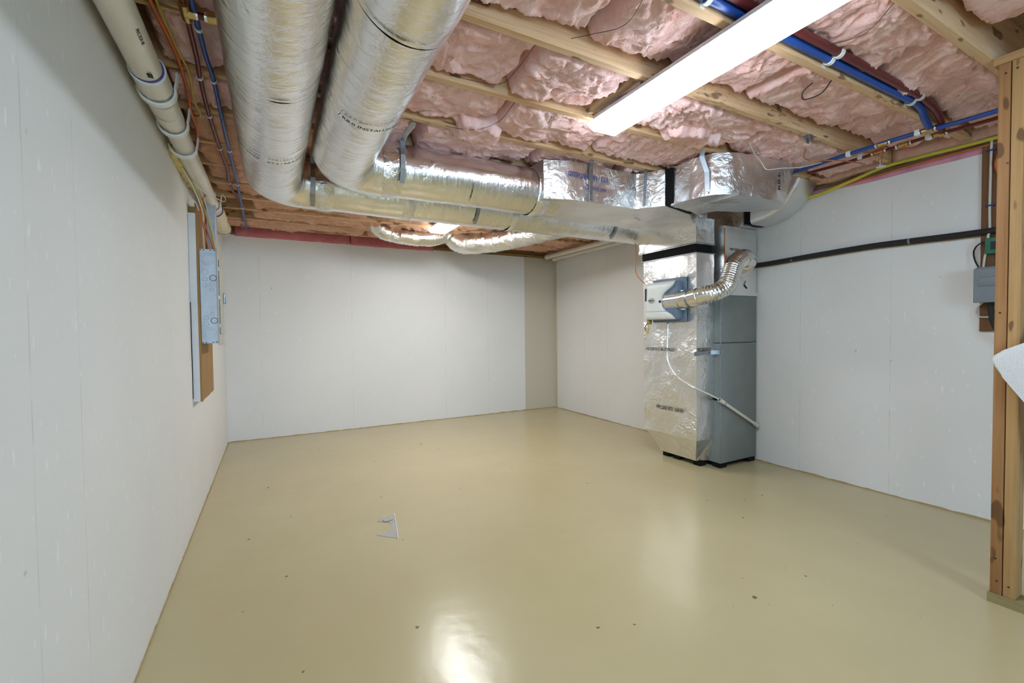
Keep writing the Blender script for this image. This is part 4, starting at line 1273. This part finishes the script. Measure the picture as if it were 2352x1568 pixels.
# manifold lines along the right wall
mz = 2.388
tag(tube('water_tube', smooth_path([(3.90, -0.5, mz), (3.90, 0.9, mz), (3.86, 1.2, mz), (3.86, 1.56, mz), (3.868, 1.86, mz - 0.005), (3.90, 2.0, mz)], 0.04), 0.0125, 'pex_blue', None, 14), 'slim blue manifold tube crossing under the joist ends', 'pipe')
tag(tube('water_tube', smooth_path([(4.02, -0.5, mz), (4.02, 0.9, mz), (3.99, 1.2, mz), (3.99, 1.6, mz - 0.01), (3.99, 1.9, mz - 0.005)], 0.04), 0.0105, 'pex_red', None, 14), 'slim dark red manifold tube beside the slim blue one', 'pipe')
for (x, y, m, lb) in ((3.86, 1.17, 'brass', 'brass tee joining thick and slim blue tubes'), (3.86, 1.385, 'brass', 'brass coupling halfway along the slim blue tube'), (3.99, 1.16, 'brass', 'brass tee joining thick and slim red tubes'),
                      (3.99, 1.33, 'brass', 'brass valve body on the slim red tube'), (3.99, 1.46, 'copper', 'copper tee above the chrome drop on the red tube')):
    t = thing('pipe_fitting', (x, y, mz), lb, 'pipe fitting')
    tube('body', [(x, y - 0.025, mz - 0.002), (x, y + 0.025, mz - 0.002)], 0.0155, m, t, 14)
    for s in (-1, 1):
        tube('crimp_ring', [(x, y + s * 0.030, mz - 0.002), (x, y + s * 0.040, mz - 0.002)], 0.016, 'chrome', t, 14)
    if 'valve' in lb:
        box('lever', x - 0.006, x + 0.006, y - 0.03, y + 0.02, mz - 0.035, mz - 0.028, 'red_plastic', t, 0.002, 1)
        tube('stem', [(x, y, mz - 0.01), (x, y, mz - 0.032)], 0.006, 'brass', t, 8)
for (x, y, c) in ((3.86, 1.575, 'blue'), (3.86, 1.215, 'blue'), (3.99, 1.565, 'red'), (3.99, 1.21, 'red')):
    o = box('strap_clip', x - 0.016, x + 0.016, y - 0.014, y + 0.014, mz - 0.018, mz + 0.018, 'white_plastic', None, 0.004, 1)
    tag(o, 'white strap clip round the slim ' + c + ' manifold tube', 'clip', 'strap clips on the slim ' + c + ' tube')
ds = thing('sprinkler_drop', (4.0, 1.46, 2.28), 'short chrome pipe drop with a round plate under the red tube', 'pipe fitting')
tube('drop_pipe', [(4.0, 1.46, 2.38), (4.005, 1.455, 2.295)], 0.0095, 'chrome', ds, 14)
for z in (2.365, 2.34, 2.315):
    tube('ring', [(4.003, 1.457, z), (4.003, 1.457, z - 0.008)], 0.0125, 'brass', ds, 14)
tube('round_plate', [(4.005, 1.455, 2.296), (4.005, 1.455, 2.289)], 0.028, 'chrome', ds, 20)

tag(tube('gas_line', smooth_path([(4.41, -0.5, 2.39), (4.405, 1.03, 2.395), (4.40, 1.35, 2.40), (4.40, 1.60, 2.398), (4.40, 1.80, 2.36), (4.41, 2.05, 2.32), (4.41, 2.3, 2.31)], 0.03), 0.0125, 'gas_yellow', None, 14), 'bright yellow gas line along the top of the right wall', 'pipe')
tag(tube('cable', smooth_path([(4.436, -0.5, 2.372), (4.436, 1.0, 2.372), (4.436, 1.5, 2.366), (4.436, 1.8, 2.352), (4.436, 2.0, 2.345)], 0.04), 0.006, 'orange_cable', None, 8), 'orange cable lying just under the yellow gas line', 'cable')
tag(tube('cable', smooth_path([(3.45, 1.60, 2.43), (3.62, 1.72, 2.415), (3.72, 1.76, 2.39), (3.86, 1.62, 2.36), (4.02, 1.55, 2.34)], 0.02), 0.0035, 'copper', None, 8), 'thin brown cable drooping from a joist to the chrome drop', 'cable')
tag(tube('cable', smooth_path([(3.12, 1.78, 2.40), (3.30, 1.86, 2.385), (3.40, 1.88, 2.36), (3.44, 1.87, 2.315), (3.55, 1.84, 2.33), (3.75, 1.80, 2.36), (3.9, 1.7, 2.40)], 0.02), 0.0035, 'white_cable', None, 8), 'thin white cable dangling over the crumpled bent duct', 'cable')
# pink sill foam strip with ragged lower edge, lapping the top of the right wall
bm = bmesh.new()
prev = None
for i in range(61):
    y = 0.2 + (D_ - 0.25) * i / 60
    h = 0.030 + 0.022 * noise.noise(Vector((y * 2.2, 4, 0))) + 0.008 * noise.noise(Vector((y * 9, 4, 0)))
    cur = [bm.verts.new((W_ - 0.006, y, ZT - h)), bm.verts.new((W_ - 0.008, y, ZT + 0.006)), bm.verts.new((W_ + 0.03, y, ZT + 0.006)), bm.verts.new((W_ - 0.001, y, ZT - h))]
    if prev:
        for k in range(4):
            bm.faces.new((prev[k], prev[(k + 1) % 4], cur[(k + 1) % 4], cur[k]))
    prev = cur
tag(finish('sill_seal', bm, 'sill_pink', None, True), 'pink foam sill strip along the top edge of the right wall', 'foam strip')
jb = thing('joist_bracket', (3.42, 1.575, JB - 0.02), 'small galvanised bracket screwed under a joist near the riser elbow', 'bracket')
box('plate', 3.36, 3.46, 1.565, 1.60, JB - 0.004, JB - 0.0005, 'galv', jb)
box('lip', 3.37, 3.41, 1.558, 1.563, JB - 0.035, JB + 0.0, 'galv', jb)
box('lip', 3.42, 3.45, 1.603, 1.608, JB - 0.03, JB + 0.0, 'galv', jb)

# ------------------------------------------------------------------ refrigerant line and switch gear on the right wall
rl = thing('refrigerant_line', (4.40, 1.8, 1.80), 'black foam covered refrigerant line running along the right wall', 'pipe')
pr = smooth_path([(4.385, 2.60, 1.815), (4.405, 2.45, 1.818), (4.41, 2.1, 1.832), (4.41, 1.7, 1.842), (4.41, 1.45, 1.838), (4.41, 1.05, 1.83), (4.41, 0.2, 1.83)], 0.04)
tube('foam_sleeve', pr, 0.019, 'black_foam', rl, 16)
tube('bare_line', [p + Vector((0.016, 0, -0.021)) for p in pr], 0.004, 'ply_dark', rl, 8)
for y, z in ((2.25, 1.826), (1.45, 1.838)):
    tube('joint_tape', [(4.41, y - 0.006, z), (4.41, y + 0.006, z)], 0.0198, 'grey_box', rl, 16)
tube('end_fitting', [(4.36, 2.578, 1.815), (4.385, 2.585, 1.815)], 0.022, 'black_foam', rl, 14)
swb = box('switch_board', 4.432, 4.446, 0.62, 1.098, 1.205, 2.375, 'ply_dark')
tag(swb, 'dark brown board on the right wall behind the grey switch box', 'board')
tag(tube('cable', smooth_path([(4.425, 1.055, 2.39), (4.425, 1.058, 2.0), (4.425, 1.056, 1.84), (4.395, 1.055, 1.80), (4.425, 1.062, 1.74), (4.425, 1.075, 1.68), (4.42, 1.08, 1.61)], 0.03), 0.0065, 'white_cable', None, 10), 'white cable stapled down the dark brown board', 'cable')
for z in (2.33, 1.99, 1.735):
    o = box('cable_staple', 4.416, 4.434, 1.035, 1.078, z - 0.005, z + 0.005, 'ink_blue', None, 0.002, 1)
    tag(o, 'dark blue staple across the white cable on the brown board', 'staple', 'staples on the white cable')
tag(tube('cable', smooth_path([(4.42, 1.0, 2.36), (4.415, 1.02, 2.28), (4.415, 1.028, 2.22), (4.42, 0.99, 2.12), (4.42, 0.93, 2.08)], 0.02), 0.010, 'orange_cable', None, 10), 'thick orange cable bending behind the end stud', 'cable')
gm = thing('control_module', (4.41, 1.03, 1.68), 'small green control module above the grey switch box', 'module')
box('case', 4.385, 4.432, 0.97, 1.068, 1.685, 1.785, 'green', gm, 0.006, 2)
box('recess', 4.381, 4.386, 0.99, 1.04, 1.71, 1.76, 'ink', gm)
tube('lead', smooth_path([(4.40, 1.066, 1.765), (4.41, 1.10, 1.755), (4.42, 1.125, 1.72), (4.42, 1.12, 1.66), (4.41, 1.095, 1.60)], 0.015), 0.0045, 'black_foam', gm, 8)
sb = thing('switch_box', (4.38, 1.03, 1.385), 'grey metal disconnect switch box on the right wall', 'switch box')
box('body', 4.335, 4.432, 0.93, 1.095, 1.388, 1.603, 'grey_box', sb, 0.006, 2)
box('lid', 4.329, 4.337, 0.925, 1.10, 1.384, 1.595, 'grey_box', sb, 0.004, 1)
box('raised_panel', 4.322, 4.33, 0.93, 1.075, 1.485, 1.54, 'grey_box', sb, 0.008, 2)
tag(tube('conduit', smooth_path([(4.39, 1.04, 1.39), (4.39, 1.035, 1.33), (4.385, 1.02, 1.25), (4.38, 0.98, 1.18), (4.38, 0.90, 1.13)], 0.02), 0.015, 'black_foam', None, 12), 'black flexible conduit leaving the bottom of the switch box', 'conduit')
tag(box('junction_box', 4.40, 4.432, 0.96, 1.03, 1.25, 1.36, 'galv_panel', None, 0.006, 1), 'small pale metal junction box below the switch box', 'junction box')
tag(tube('cable', smooth_path([(4.42, 1.08, 1.39), (4.425, 1.115, 1.34), (4.42, 1.10, 1.30), (4.415, 1.04, 1.295)], 0.015), 0.005, 'white_cable', None, 8), 'white cable curving from the switch box to the junction box', 'cable')

# ------------------------------------------------------------------ woven white mat folded over the studs
bm = bmesh.new()
out = [(0.735, 1.094), (0.728, 1.112), (0.700, 1.137), (0.66, 1.158), (0.60, 1.19), (0.45, 1.26), (0.20, 1.34), (0.20, 0.45), (0.45, 0.62), (0.60, 0.865), (0.66, 0.957), (0.700, 1.018), (0.725, 1.062)]
fa = [bm.verts.new((3.262, y, z)) for y, z in out]
fb = [bm.verts.new((3.296, y, z)) for y, z in out]
bm.faces.new(fa); bm.faces.new(fb[::-1])
for i in range(len(out)):
    j = (i + 1) % len(out)
    bm.faces.new((fa[i], fb[i], fb[j], fa[j]))
bmesh.ops.bevel(bm, geom=[e for e in bm.edges if abs(e.verts[0].co.x - e.verts[1].co.x) < 1e-4], offset=0.010, segments=3, profile=0.5, affect='EDGES')
tag(finish('woven_mat', bm, 'weave', None, True, 50), 'white woven mat corner hung against the wooden end studs', 'mat')

# ------------------------------------------------------------------ worn patch and crumbs on the floor
bm = bmesh.new()
outl = [(1.041, 2.978), (1.09, 3.012), (1.143, 3.03), (1.169, 3.04), (1.150, 2.93), (1.140, 2.871), (1.125, 2.786), (1.105, 2.676), (1.054, 2.723), (1.005, 2.777), (1.007, 2.796), (1.046, 2.808), (1.080, 2.803), (1.103, 2.831), (1.117, 2.903), (1.110, 2.925), (1.088, 2.936)]
vs = [bm.verts.new((x, y, 0.0015)) for x, y in outl]
f = bm.faces.new(vs)
bmesh.ops.triangulate(bm, faces=[f])
finish('bare_patch', bm, 'concrete', floor)
pts = [(1.171, 3.042), (1.152, 2.93), (1.142, 2.871), (1.127, 2.786), (1.106, 2.674)]
tube('patch_edge', [(x, y, 0.002) for x, y in pts], 0.0035, 'white_plastic', floor, 6)
tube('patch_crack', [(1.078, 2.972, 0.002), (1.086, 2.945, 0.002), (1.108, 2.940, 0.002), (1.140, 2.955, 0.002)], 0.002, 'dark_gap', floor, 5)
